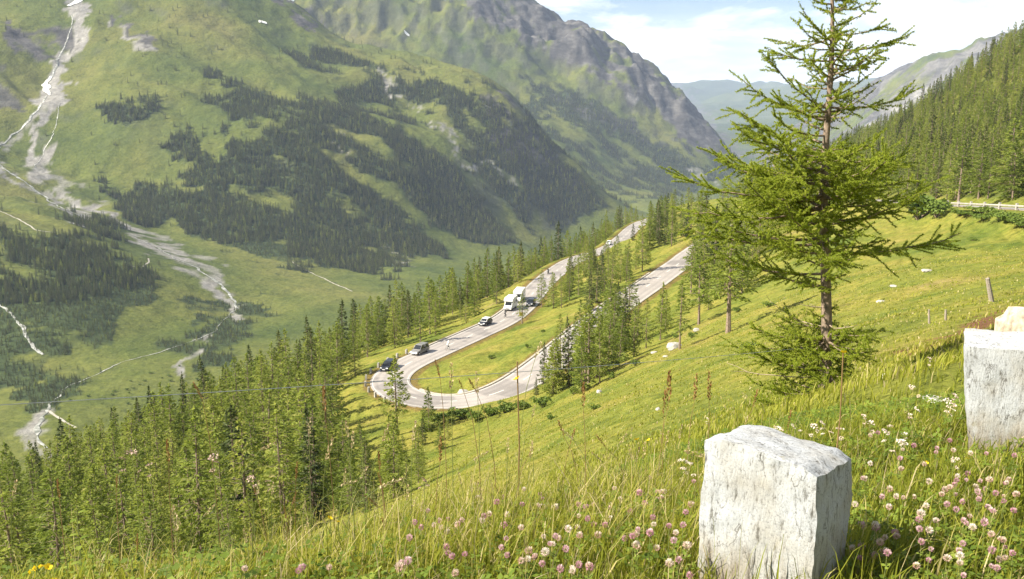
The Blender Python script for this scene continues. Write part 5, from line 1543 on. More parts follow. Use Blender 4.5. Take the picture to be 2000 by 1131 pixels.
def motorhome(label, s, off, L=6.2, W=2.25, Hh=3.0, alcove=True):
    p, t = road_at(s, off); t = -t
    o = empty('motorhome', p + np.array([0, 0, 0.02])); o.rotation_euler = (0, -math.asin(t[2]), math.atan2(t[1], t[0]))
    w = W / 2; l = L / 2
    mb = MB(); prism(mb, [(-l, 0.45, w), (-l, Hh - 0.1, w), (-l + 0.2, Hh, w), (l * .35, Hh, w), (l * .66, Hh - 0.25, w), (l * .68, Hh - 0.8, w), (l * .38, Hh - 1.0, w), (l * .36, 0.45, w)], W)
    bevel(mb.obj('living_cabin', M['whitepaint'], o), 0.08)
    mb = MB(); prism(mb, [(l * .37, 0.40, w * .88), (l * .37, Hh - 1.02, w * .82), (l * .52, Hh - 1.02, w * .82), (l * .74, 1.25, w * .86), (l * .98, 1.0, w * .84), (l, 0.45, w * .84)], W)
    bevel(mb.obj('cab', M['whitepaint'], o), 0.05)
    m2 = MB(); m2.add([(l * .745, -w * .72, 1.30), (l * .745, w * .72, 1.30), (l * .545, w * .68, Hh - 1.1), (l * .545, -w * .68, Hh - 1.1)], [(0, 1, 2, 3)])
    q = m2.obj('windscreen', M['glass'], o); sdm = q.modifiers.new('thick', 'SOLIDIFY'); sdm.thickness = 0.03; sdm.offset = 0
    for sg in (-1, 1):
        for x0 in (-l * .55, -0.02):
            m2 = MB(); m2.box((x0, sg * (w + 0.005), 1.75), (0.95, 0.03, 0.55)); m2.obj('side_window', M['glass'], o)
        m2 = MB(); m2.box((l * .55, sg * w * .86, 1.40), (0.55, 0.03, 0.45)); m2.obj('cab_window', M['glass'], o)
        m2 = MB(); m2.box((l * .97, sg * w * .62, 0.80), (0.14, 0.36, 0.20)); m2.obj('headlight', M['lamp'], o)
        wheel(o, l * .66, sg * (w - 0.22), 0.34); wheel(o, -l * .52, sg * (w - 0.2), 0.34)
    m2 = MB(); m2.box((l * .99, 0, 0.62), (0.05, W * .45, 0.20)); m2.obj('grille', M['plastic'], o)
    return tag(o, label, 'motorhome')
sm_ = arc_near(1012, 604, s_hair)
motorhome('white motorhome with overcab driving down past the thin larch', sm_, -2.1)
motorhome('white motorhome following close behind the first one', sm_ + 10.5, -2.1, 6.6, 2.25, 2.9)

def skinned(name, verts, edges, rad, mat, parent):
    me = bpy.data.meshes.new(name); me.from_pydata(verts, edges, [])
    o = bpy.data.objects.new(name, me); COL.objects.link(o)
    sk = o.modifiers.new('skin', 'SKIN'); sk.use_smooth_shade = True
    for v, r in zip(me.skin_vertices[0].data, rad): v.radius = (r, r)
    me.skin_vertices[0].data[0].use_root = True
    o.modifiers.new('sub', 'SUBSURF').levels = 1; o.modifiers['sub'].render_levels = 1
    dg = bpy.context.evaluated_depsgraph_get()
    m2 = bpy.data.meshes.new_from_object(o.evaluated_get(dg)); m2.name = name
    bpy.data.objects.remove(o); m2.materials.clear(); m2.materials.append(mat)
    return link(bpy.data.objects.new(name, m2), parent)
def rider(label, loc, rot, top, legm, helm, seat=0.98, reach=(0.52, 1.02), foot=(0.05, 0.30), knee=0.30):
    o = empty('person', loc); o.rotation_euler = rot
    sx = -0.18; sh = (0.22, seat + 0.47)
    vs = [(sx, 0, seat), (sx + 0.16, 0, seat + 0.22), (sh[0], 0, sh[1]), (sh[0] + 0.08, 0, sh[1] + 0.12), (sh[0] + 0.14, 0, sh[1] + 0.26)]
    es = [(0, 1), (1, 2), (2, 3), (3, 4)]; rd = [0.15, 0.15, 0.14, 0.06, 0.105]
    for sg in (-1, 1):
        b = len(vs)
        vs += [(sh[0], sg * 0.20, sh[1] - 0.01), (sh[0] + 0.16, sg * 0.24, sh[1] - 0.25), (reach[0], sg * 0.22, reach[1])]
        es += [(2, b), (b, b + 1), (b + 1, b + 2)]; rd += [0.065, 0.05, 0.038]
        b = len(vs); dz = 0.13 * sg
        vs += [(sx + 0.02, sg * 0.11, seat - 0.02), (sx + 0.02 + knee + 0.08, sg * 0.13, seat - 0.32 + dz), (foot[0], sg * 0.12, foot[1] + dz), (foot[0] + 0.14, sg * 0.12, foot[1] - 0.04 + dz)]
        es += [(0, b), (b, b + 1), (b + 1, b + 2), (b + 2, b + 3)]; rd += [0.095, 0.065, 0.045, 0.04]
    skinned('body', vs, es, rd, top, o)
    hd = MB(); hd.lathe((sh[0] + 0.15, 0, sh[1] + 0.18), [(0.02, -0.02), (0.085, 0.03), (0.10, 0.09), (0.02, 0.1)], 'z', 10); hd.obj('face', M['skin'], o, True)
    hd = MB(); hd.lathe((sh[0] + 0.13, 0, sh[1] + 0.26), [(0.125, -0.02), (0.13, 0.05), (0.09, 0.11), (0.02, 0.13)], 'z', 12); hd.obj('helmet', helm, o, True)
    lg = MB()
    for sg in (-1, 1):
        dz = 0.13 * sg
        lg.tube([(sx, sg * 0.10, seat - 0.01), (sx + 0.05 + knee * .7, sg * 0.125, seat - 0.24 + dz * .8), (sx + 0.10 + knee, sg * 0.13, seat - 0.33 + dz)], [0.115, 0.09, 0.075], 8)
    lg.obj('shorts', legm, o, True)
    return tag(o, label, 'person')
def bicycle(label, loc, rot):
    o = empty('bicycle', loc); o.rotation_euler = rot
    for x in (-0.5, 0.5):
        a = MB(); n = 20; ring = [(x + 0.33 * math.cos(k * 2 * math.pi / n), 0, 0.34 + 0.33 * math.sin(k * 2 * math.pi / n)) for k in range(n + 1)]
        a.tube(ring, 0.018, 5, cap=False)
        w_ = a.obj('wheel', M['tyre'], o)
        sp = MB()
        for k in range(8):
            an = k * math.pi / 4; sp.tube([(x, 0, 0.34), (x + 0.31 * math.cos(an), 0, 0.34 + 0.31 * math.sin(an))], 0.003, 3)
        sp.obj('spokes', M['metal'], w_)
    f = MB()
    for a, b in (((-0.5, 0, .34), (-0.05, 0, .30)), ((-0.05, 0, .30), (-0.18, 0, .86)), ((-0.5, 0, .34), (-0.16, 0, .80)), ((-0.05, 0, .30), (0.36, 0, .78)), ((-0.16, 0, .82), (0.34, 0, .88)), ((0.34, 0, .92), (0.5, 0, .34))):
        f.tube([a, b], 0.02, 6)
    f.obj('frame', M['darkpaint'], o)
    h = MB(); h.tube([(0.34, 0, .92), (0.38, 0, 0.99), (0.48, -0.21, 1.0)], 0.014, 5); h.tube([(0.38, 0, 0.99), (0.48, 0.21, 1.0)], 0.014, 5); h.obj('handlebar', M['plastic'], o)
    sdl = MB(); sdl.box((-0.19, 0, 0.90), (0.26, 0.13, 0.06)); sdl.obj('saddle', M['plastic'], o)
    return tag(o, label, 'bicycle')
def motorcycle(label, loc, rot):
    o = empty('motorcycle', loc); o.rotation_euler = rot
    wheel(o, 0.72, 0, 0.32, 0.13); wheel(o, -0.70, 0, 0.32, 0.16)
    b = MB(); prism(b, [(-0.45, 0.35, .14), (-0.95, 0.80, .10), (-0.9, 0.88, .12), (-0.2, 0.80, .16), (0.05, 1.0, .17), (0.42, 0.98, .15), (0.62, 1.2, .18), (0.80, 0.85, .16), (0.35, 0.30, .16)], 0.3)
    bevel(b.obj('body', M['darkpaint'], o), 0.04)
    f = MB(); f.tube([(0.72, 0.09, .32), (0.48, 0.09, 1.05)], 0.03, 6); f.tube([(0.72, -0.09, .32), (0.48, -0.09, 1.05)], 0.03, 6); f.obj('fork', M['metal'], o)
    h = MB(); h.tube([(0.40, -0.36, 1.08), (0.48, 0, 1.06), (0.40, 0.36, 1.08)], 0.018, 6); h.obj('handlebar', M['plastic'], o)
    l_ = MB(); l_.lathe((0.80, 0, 0.95), [(0.02, -0.08), (0.09, -0.06), (0.09, 0.06), (0.02, 0.08)], 'y', 10); l_.obj('headlight', M['lamp'], o)
    return tag(o, label, 'motorcycle')
def ride(s, off, kind, lab_r, lab_v, top, helm, flip=False):
    p, t = road_at(s, off)
    if flip: t = -t
    rot = (0, -math.asin(t[2]), math.atan2(t[1], t[0])); loc = p + np.array([0, 0, 0.01])
    if kind == 'b':
        bicycle(lab_v, loc, rot); rider(lab_r, loc, rot, top, M['blackcloth'], helm)
    else:
        motorcycle(lab_v, loc, rot); rider(lab_r, loc, rot, top, M['blackcloth'], helm, 0.86, (0.42, 1.10), (-0.10, 0.36), 0.34)
ride(arc_near(864, 690, s_hair), 1.6, 'b', 'cyclist in a pale jersey riding behind the grey people carrier', 'bicycle ridden by the cyclist in the pale jersey', M['jersey'], M['whitepaint'])
ride(arc_near(975, 622, s_hair) + 4, -0.6, 'b', 'cyclist in dark clothes riding between the black car and the motorhome', 'bicycle ridden by the cyclist in dark clothes', M['blackcloth'], M['plastic'])
ride(arc_near(1080, 536, s_hair), -1.4, 'm', 'motorcyclist in black coming down the road behind the motorhomes', 'black motorcycle coming down the road behind the motorhomes', M['blackcloth'], M['plastic'], True)

# yellow road sign
p, t = road_at(arc_near(1000, 640, s_hair) - 2, RW + 0.9)
so_ = empty('road_sign', (p[0], p[1], hgt(p[0], p[1])), 0.25)
mb = MB(); mb.tube([(0, 0, -0.3), (0, 0, 2.4)], 0.035, 8); mb.obj('post', M['metal'], so_)
mb = MB(); mb.box((0, -0.06, 2.0), (0.95, 0.04, 0.85)); bevel(mb.obj('panel', M['signyellow'], so_), 0.05)
tag(so_, 'small yellow road sign on the grass edge of the lower road leg', 'sign')

# ------------------------------------------------------------------ meadow grass, herbs and flowers
def blades(name, n, th0, th1, r0, r1, hlo, hhi, wlo, whi, seed, bias=2.0, straw=0.12, grow=False):
    rg = np.random.default_rng(seed)
    th = np.radians(rg.uniform(th0, th1, n)); u = rg.uniform(0, 1, n)
    r = (r0 ** bias + u * (r1 ** bias - r0 ** bias)) ** (1 / bias)
    x = r * np.sin(th); y = r * np.cos(th)
    cl = fbm(x * 1.6, y * 1.6, 3, 900); cl2 = fbm(x * 0.45 + 9, y * 0.45, 3, 901)
    keep = rg.uniform(-0.65, 0.5, n) < cl + 0.35
    keep &= np.hypot(x - STONE1[0], y - STONE1[1]) > 0.24
    x, y, r, cl, cl2 = x[keep], y[keep], r[keep], cl[keep], cl2[keep]; n = len(x)
    z = hgt_v(x, y) - 0.01
    hh = rg.uniform(hlo, hhi, n) * (1 + 0.5 * cl + 0.3 * cl2) * rg.choice([1, 1, 1, 0.6, 1.3], n)
    hh = hh * np.interp(np.degrees(np.arctan2(x, y)), [-26, -14, -4], [0.55, 0.75, 1.0])
    w_ = rg.uniform(wlo, whi, n) * np.maximum(r / r0 if grow else 1.0, 1.0) ** 0.8
    az = rg.uniform(0, 6.283, n); lean = np.abs(rg.normal(0.30, 0.24, n)) * hh
    lx, ly = np.cos(az) * lean + 0.10 * hh, np.sin(az) * lean
    fa = rg.uniform(0, 6.283, n); bx, by = np.cos(fa) * w_ / 2, np.sin(fa) * w_ / 2
    rows = []
    for t, k in ((0, 0.8), (0.45, 1.0), (0.8, 0.62)):
        cxx = x + lx * t * t; cyy = y + ly * t * t; czz = z + hh * (t - 0.12 * t * t)
        rows.append(np.stack([cxx - bx * k, cyy - by * k, czz], 1)); rows.append(np.stack([cxx + bx * k, cyy + by * k, czz], 1))
    rows.append(np.stack([x + lx * 1.05, y + ly * 1.05, z + hh * (0.9 - 0.25 * np.clip(lean / hh, 0, 1))], 1))
    Vb = np.stack(rows, 1).reshape(-1, 3)
    b = np.arange(n)[:, None] * 7
    q = np.concatenate([b + np.array([[0, 1, 3, 2]]), b + np.array([[2, 3, 5, 4]])], 0); tr = b + np.array([[4, 5, 6]])
    rn = np.clip(0.42 + 0.30 * cl2 + rg.normal(0, 0.14, n), 0, 0.84)
    rn = np.where(rg.uniform(0, 1, n) < straw, rg.uniform(0.84, 1.0, n), rn)
    me = mesh_np(name, Vb, quads=q, tris=tr, mats=[M['grass']], attrs={'rnd': np.repeat(rn, 7)})
    o = link(bpy.data.objects.new(name, me))
    return tag(o, 'tangled green meadow grass covering the verge', 'grass', kind='stuff')
blades('verge_grass', 98000, -42, 50, 1.5, 7.0, 0.09, 0.26, 0.0035, 0.0085, 1, bias=1.45)
blades('tall_grass', 5200, -28, 18, 2.7, 6.5, 0.24, 0.46, 0.0025, 0.0048, 4, bias=1.3, straw=0.42)
blades('meadow_grass', 76000, -36, 46, 6.2, 34.0, 0.09, 0.22, 0.006, 0.012, 2, bias=0.9, straw=0.10, grow=True)
blades('slope_grass', 44000, -16, 42, 30.0, 130.0, 0.06, 0.17, 0.03, 0.05, 3, bias=0.8, straw=0.14, grow=True)

def leaflets(name, n, r0, r1, seed):
    rg = np.random.default_rng(seed)
    th = np.radians(rg.uniform(-34, 34, n)); r = (r0 ** 1.5 + rg.uniform(0, 1, n) * (r1 ** 1.5 - r0 ** 1.5)) ** (1 / 1.5)
    x = r * np.sin(th); y = r * np.cos(th)
    keep = fbm(x * 1.3 + 30, y * 1.3, 3, 910) + rg.uniform(-0.4, 0.4, n) > -0.1
    keep &= np.hypot(x - STONE1[0], y - STONE1[1]) > 0.25
    x, y = x[keep], y[keep]; n = len(x)
    z = hgt_v(x, y) + rg.uniform(0.03, 0.17, n)
    a0 = rg.uniform(0, 6.28, n); Vl = []; 
    sz = rg.uniform(0.010, 0.020, n)
    tl = rg.normal(0, 0.35, (n, 2))
    for k in range(3):
        a = a0 + k * 2.09
        d = np.stack([np.cos(a), np.sin(a), tl[:, 0] * np.cos(a) + tl[:, 1] * np.sin(a)], 1); s_l = np.stack([-np.sin(a), np.cos(a), -tl[:, 0] * np.sin(a) + tl[:, 1] * np.cos(a)], 1)
        c0 = np.stack([x, y, z], 1)
        Vl.append(np.stack([c0, c0 + d * sz[:, None] * 1.1 + s_l * sz[:, None] * 0.65, c0 + d * sz[:, None] * 2.0, c0 + d * sz[:, None] * 1.1 - s_l * sz[:, None] * 0.65], 1))
    Vl = np.stack(Vl, 1).reshape(-1, 3)
    rn = np.clip(rg.normal(0.45, 0.2, n), 0, 1)
    me = mesh_np(name, Vl, quads=np.arange(len(Vl)).reshape(-1, 4), mats=[M['herb']], attrs={'rnd': np.repeat(rn, 12)})
    return tag(link(bpy.data.objects.new(name, me)), 'small clover leaves carpeting the ground among the grass', 'clover leaves', kind='stuff')
leaflets('clover_leaves', 24000, 1.6, 9.0, 5)

# clover flowers, one by one
def clover_head(seed, mat):
    rg = np.random.default_rng(seed); Vh = []; A = []
    n = 95
    for k in range(n):
        zf = 1 - 2 * (k + 0.5) / n; an = k * 2.39996; rr = math.sqrt(1 - zf * zf)
        d = np.array([rr * math.cos(an), rr * math.sin(an), zf]); up = d + np.array([0, 0, 0.55]); up /= np.linalg.norm(up)
        b = np.cross(up, rg.normal(0, 1, 3)); b /= np.linalg.norm(b)
        p = d * np.array([0.55, 0.55, 0.55]); e = p + up * rg.uniform(0.38, 0.62)
        Vh += [p - b * 0.10, p + b * 0.10, e + b * 0.055, e - b * 0.055]; A += [float(np.clip(0.5 + 0.35 * zf + rg.normal(0, 0.12), 0, 1))] * 4
    return mesh_np('flower_head', np.array(Vh), quads=np.arange(len(Vh)).reshape(-1, 4), mats=[mat], attrs={'rnd': A})
PH = [clover_head(k, M['pinkclover']) for k in range(3)]; WH = [clover_head(10 + k, M['paleclover']) for k in range(3)]
stm = MB(); stm.tube([(0, 0, 0), (0.03, 0.01, 0.5), (0, 0, 1.0)], [0.012, 0.010, 0.009], 5); STEM = stm.mesh('stem', M['stem'])
lfm = MB()
for k in range(3):
    a = k * 2.09; d = np.array([math.cos(a), math.sin(a), 0.15]); s2 = np.array([-math.sin(a), math.cos(a), 0])
    lfm.add([np.zeros(3), d * 0.6 + s2 * 0.38, d * 1.05 + s2 * 0.12, d * 1.05 - s2 * 0.12, d * 0.6 - s2 * 0.38], [(0, 1, 2, 3, 4)], 0.55)
LEAF = lfm.mesh('leaf', M['herb'])
def clover(px, py, pink, size=0.0125, hgt_=None):
    size *= 1.12
    hh = hgt_ or RNG.uniform(0.16, 0.27)
    p = hit(px, py, lift=hh, rmin=1.7)
    if p is None: return
    r = math.hypot(p[0], p[1])
    if r > 14: return
    o = empty('clover_flower', (p[0], p[1], hgt(p[0], p[1])), RNG.uniform(0, 6.28))
    st = link(bpy.data.objects.new('stem', STEM), o); st.scale = (0.14, 0.14, hh)
    s_ = size * RNG.uniform(0.8, 1.25)
    hd = link(bpy.data.objects.new('flower_head', (PH if pink else WH)[int(RNG.integers(0, 3))]), o); hd.scale = (s_, s_, s_ * RNG.uniform(0.85, 1.1)); hd.location = (0, 0, hh)
    hd.rotation_euler = (RNG.normal(0, 0.3), RNG.normal(0, 0.3), 0)
    for k in range(2):
        lf = link(bpy.data.objects.new('leaf', LEAF), o); ls = RNG.uniform(0.014, 0.022); lf.scale = (ls, ls, ls); lf.location = (0, 0, hh * (0.55 + 0.25 * k)); lf.rotation_euler = (RNG.normal(0, 0.3), RNG.normal(0, 0.3), RNG.uniform(0, 6))
    side = 'road verge between the stones' if px > 1660 else 'verge on the open side of the dark-sided stone'
    if pink: tag(o, 'pink clover flower on the ' + side, 'clover', 'pink clover, ' + side)
    else: tag(o, 'pale cream clover flower on the ' + side, 'clover', 'pale clover, ' + side)
pos = [(945, 1008, 1), (990, 1005, 0), (970, 980, 1), (1020, 985, 1), (1055, 965, 1), (1060, 975, 1), (1060, 990, 0), (1085, 990, 0), (1130, 985, 1), (1145, 990, 1), (1160, 985, 1), (1192, 985, 0), (1268, 933, 1), (1250, 962, 1), (1285, 961, 1), (1297, 960, 0), (1275, 1010, 1), (1277, 1024, 0),
       (823, 1030, 1), (848, 1025, 0), (862, 1030, 0), (873, 1038, 0), (800, 1050, 1), (872, 1068, 1), (875, 1080, 1), (908, 1082, 1), (985, 1025, 1), (1018, 1030, 0), (1110, 1033, 0), (1128, 1030, 0), (1132, 1045, 0), (1148, 1013, 1), (1182, 1025, 1), (1130, 1008, 0), (1033, 1075, 0), (1045, 1085, 0), (1018, 1095, 0), (1080, 1063, 0), (1105, 1072, 1), (1065, 1078, 0), (1130, 1103, 1), (1152, 1107, 1),
       (1243, 1065, 0), (1283, 1070, 0), (1168, 1045, 0), (785, 1100, 1), (797, 1095, 1), (780, 1107, 0), (643, 1108, 0), (590, 1108, 1), (583, 1115, 1), (478, 1110, 0), (1350, 985, 0), (1340, 1000, 1), (1355, 940, 1), (1320, 1040, 0)]
for (a, b_, k) in pos: clover(a, b_, k)
pos2 = [(1683, 1025, 1), (1710, 1025, 0), (1710, 1030, 1), (1748, 1040, 1), (1737, 990, 0), (1723, 970, 1), (1738, 955, 0), (1760, 915, 0), (1758, 895, 1), (1799, 1003, 0), (1796, 1033, 1), (1795, 1015, 1), (1870, 930, 0), (1868, 938, 1), (1910, 960, 1), (1912, 975, 1), (1925, 955, 1), (1945, 963, 1), (1930, 990, 1), (1880, 980, 1), (1868, 995, 1), (1850, 985, 1), (1840, 965, 0), (1785, 970, 0), (1815, 940, 0), (1665, 1070, 0), (1683, 1067, 1), (1700, 850, 0), (1715, 845, 1), (1785, 870, 1), (1830, 875, 1), (1855, 860, 1), (1700, 905, 0), (1690, 935, 0), (1670, 985, 0), (1815, 1035, 0), (1923, 1020, 1), (1985, 965, 0), (1900, 1030, 0), (1850, 1090, 0), (1875, 1085, 0), (1790, 1105, 0), (1710, 1085, 1)]
for (a, b_, k) in pos2: clover(a, b_, k, 0.012)
for k in range(60):
    clover(RNG.uniform(800, 1360), RNG.uniform(950, 1125), RNG.uniform() < 0.5, 0.0115)
    clover(RNG.uniform(1670, 1995), RNG.uniform(870, 1125), RNG.uniform() < 0.5, 0.0105)

# small white flower clusters behind the stone
uh = MB()
rgu = np.random.default_rng(3)
for k in range(26):
    a = rgu.uniform(0, 6.28); rr = 1.0 * math.sqrt(rgu.uniform()); c0 = np.array([rr * math.cos(a), rr * math.sin(a), 0.25 * (1 - rr * rr) + rgu.normal(0, 0.08)])
    d = rgu.normal(0, 0.12, 2)
    s2 = 0.2
    uh.add([c0 + (-s2, 0, d[0]), c0 + (0, -s2, d[1]), c0 + (s2, 0, -d[0]), c0 + (0, s2, -d[1])], [(0, 1, 2, 3)], float(rgu.uniform(0.4, 1)))
UMB = uh.mesh('flower_cluster', M['paleclover']); UMBD = uh.mesh('flower_cluster', M['dryumbel']); UMBY = uh.mesh('flower_cluster', M['yellow'])
def umbel(px, py, mesh, size, label, group, Y=None, hh=0.3):
    p = at(px, py, Y) if Y else hit(px, py, lift=hh, rmin=1.7)
    if p is None: return
    g = hgt(p[0], p[1]); top = p[2] if Y else g + hh
    o = empty('umbel_flower', (p[0], p[1], g), RNG.uniform(0, 6))
    st = link(bpy.data.objects.new('stem', STEM), o); st.scale = (0.16, 0.16, top - g)
    for k in range(3):
        hd = link(bpy.data.objects.new('flower_cluster', mesh), o); s_ = size * (1.0 if k == 0 else 0.6); hd.scale = (s_, s_, s_)
        hd.location = (RNG.normal(0, size * 1.0) * (k > 0), RNG.normal(0, size) * (k > 0), top - g - k * size * 1.3); hd.rotation_euler = (RNG.normal(0, .4), RNG.normal(0, .4), 0)
    return tag(o, label, 'flower', group)
for (a, b_) in ((1500, 842), (1520, 838), (1548, 832), (1590, 832), (1605, 826), (1640, 838), (1850, 783), (1862, 790), (1865, 773), (1760, 862), (1382, 818), (1815, 700), (1780, 755), (1790, 800), (1700, 825), (1730, 845), (1330, 900), (1345, 905)):
    umbel(a, b_, UMB, 0.026, 'small white flower cluster in the grass behind the dark-sided stone', 'white flower clusters behind the stone', hh=0.28)
for k in range(4):
    umbel(RNG.uniform(1660, 1870), RNG.uniform(780, 920), UMB, 0.02, 'small white flower cluster in the grass behind the dark-sided stone', 'white flower clusters behind the stone', hh=0.25)
for (a, b_, sz, lab) in ((258, 884, 0.026, 'withered pinkish umbel, the largest of those before the dark wood'), (292, 908, 0.018, 'small withered umbel hanging beside the largest one'), (416, 893, 0.024, 'withered umbel with two heads on one tall stem'), (828, 938, 0.018, 'reddish withered umbel at the edge of the grass slope'), (490, 935, 0.02, 'pale withered umbel among tall grass stems'), (523, 940, 0.014, 'tiny pale withered umbel next to a grass spike')):
    umbel(a, b_, UMBD, sz, lab, None, Y=3.9)
umbel(70, 1112, UMBY, 0.03, 'greenish yellow umbel low beside a buttercup at the verge edge', None, Y=3.3)

# buttercups
bf_ = MB()
for k in range(5):
    a = k * 1.2566; d = np.array([math.cos(a), math.sin(a), 0]); s2 = np.array([-math.sin(a), math.cos(a), 0]); z1 = np.array([0, 0, 1.0])
    bf_.add([np.zeros(3), d * 0.55 + s2 * 0.5 + z1 * 0.3, d * 1.0 + s2 * 0.32 + z1 * 0.55, d * 1.0 - s2 * 0.32 + z1 * 0.55, d * 0.55 - s2 * 0.5 + z1 * 0.3], [(0, 1, 2, 3, 4)], 0.5)
BUT = bf_.mesh('petals', M['yellow'])
DST = stm.mesh('stem', M['drystem'])
def buttercup(px, py, Y, label, size=0.016, dry=False, tip=0.0):
    p = at(px, py, Y); g = hgt(p[0], p[1]); hh = p[2] - g
    if hh < 0.03:
        p = hit(px, py, lift=0.22, rmin=1.7); g = p[2]; hh = 0.22
    o = empty('yellow_flower', (p[0], p[1], g), 0)
    st = link(bpy.data.objects.new('stem', DST if dry else STEM), o); st.scale = (0.42 if dry else 0.16, 0.42 if dry else 0.16, hh + tip)
    hd = link(bpy.data.objects.new('petals', BUT), o); hd.scale = (size, size, size); hd.location = (0, -0.008, hh - 0.3 * size); hd.rotation_euler = (0.5, 0.2, RNG.uniform(0, 6))
    return tag(o, label, 'flower')
buttercup(1010, 738, 4.6, 'yellow flower on a tall brown stem rising against the road bend', 0.020, True, 0.09)
buttercup(1647, 687, 5.0, 'yellow flower on a tall brown stem before the larch trunk', 0.020, True, 0.0)
buttercup(1243, 857, 4.6, 'bright yellow buttercup on the slope, the fuller of two side by side', 0.017)
buttercup(1267, 858, 4.7, 'paler yellow buttercup just beside the fuller one on the slope', 0.011)
buttercup(644, 1010, 3.8, 'yellow buttercup at the grass edge against the dark wood, upper of two', 0.013)
buttercup(660, 1017, 3.8, 'yellow buttercup at the grass edge against the dark wood, lower of two', 0.013)
buttercup(95, 1105, 3.3, 'yellow buttercup at the verge edge beside a greenish umbel', 0.016)
buttercup(1889, 894, 4.6, 'yellow buttercup in the clover before the broad guard stone', 0.012)
buttercup(1808, 902, 4.4, 'small yellow flower lying low in the clover between the stones', 0.011)

# grass stalks with seed heads
def seed_head(seed, mat, n=60, fluffy=1.0):
    rg = np.random.default_rng(seed); Vs = []; A = []
    for k in range(n):
        z = rg.uniform(0, 1); a = rg.uniform(0, 6.28); rr = 0.11 * fluffy * math.sin(math.pi * min(0.98, z * 0.85 + 0.12))
        p = np.array([rr * math.cos(a) * 0.5, rr * math.sin(a) * 0.5, z]); d = np.array([math.cos(a) * 0.5 * fluffy, math.sin(a) * 0.5 * fluffy, 1.0]); d /= np.linalg.norm(d)
        b = np.cross(d, rg.normal(0, 1, 3)); b /= np.linalg.norm(b); l_ = rg.uniform(0.08, 0.16)
        Vs += [p, p + d * l_ * 0.5 + b * 0.028, p + d * l_, p + d * l_ * 0.5 - b * 0.028]; A += [float(rg.uniform(0.15, 0.95))] * 4
    return mesh_np('seed_head', np.array(Vs), quads=np.arange(len(Vs)).reshape(-1, 4), mats=[mat], attrs={'rnd': A})
SH_R = [seed_head(k, M['rust'], 60, 0.8) for k in range(2)]; SH_S = [seed_head(5 + k, M['straw'], 60, 1.1) for k in range(2)]
def stalk(px, py, Y, hl_px, kind, dirx=0.0, label=None, group=None, bend=0.0):
    """py = top of the head; dirx = sideways lean of the head"""
    tip = at(px, py, Y); r = math.hypot(tip[0], tip[1])
    hl_ = hl_px / F_PX * r
    dv = np.array([dirx, 0.1 * dirx, 1.0 - 0.9 * bend]); dv /= np.linalg.norm(dv)
    hb_ = tip - dv * hl_
    gx_ = hb_[0] - dirx * 0.22 - RNG.normal(0, 0.02); gy_ = hb_[1] + RNG.normal(0, 0.02)
    g = hgt(gx_, gy_)
    if hb_[2] - g < 0.05: return
    o = empty('grass_stalk', (gx_, gy_, g))
    loc = lambda q: np.array(q) - np.array([gx_, gy_, g])
    a = loc(hb_); m1 = np.array([a[0] * 0.18, a[1] * 0.18, a[2] * 0.5]); m2 = np.array([a[0] * 0.55, a[1] * 0.55, a[2] * 0.82])
    st = MB(); st.tube([(0, 0, -0.01), m1, m2, a, loc(tip - dv * hl_ * 0.2)], [0.0022, 0.002, 0.0017, 0.0013, 0.0006], 5)
    st.obj('stem', M['drystem'] if kind == 'r' else M['stem'], o)
    hd = link(bpy.data.objects.new('seed_head', (SH_R if kind == 'r' else SH_S)[int(RNG.integers(0, 2))]), o)
    hd.location = a; hd.scale = (hl_ * 0.75, hl_ * 0.75, hl_ * 0.9); hd.rotation_euler = Vector(dv).to_track_quat('Z', 'Y').to_euler()
    return tag(o, label, 'grass stalk', group)
LR_ = 'rusty brown grass spike rising above the verge'; GR_ = 'rusty grass spikes above the verge'
LS_ = 'straw-coloured grass seed head nodding above the verge'; GS_ = 'straw-coloured grass heads above the verge'
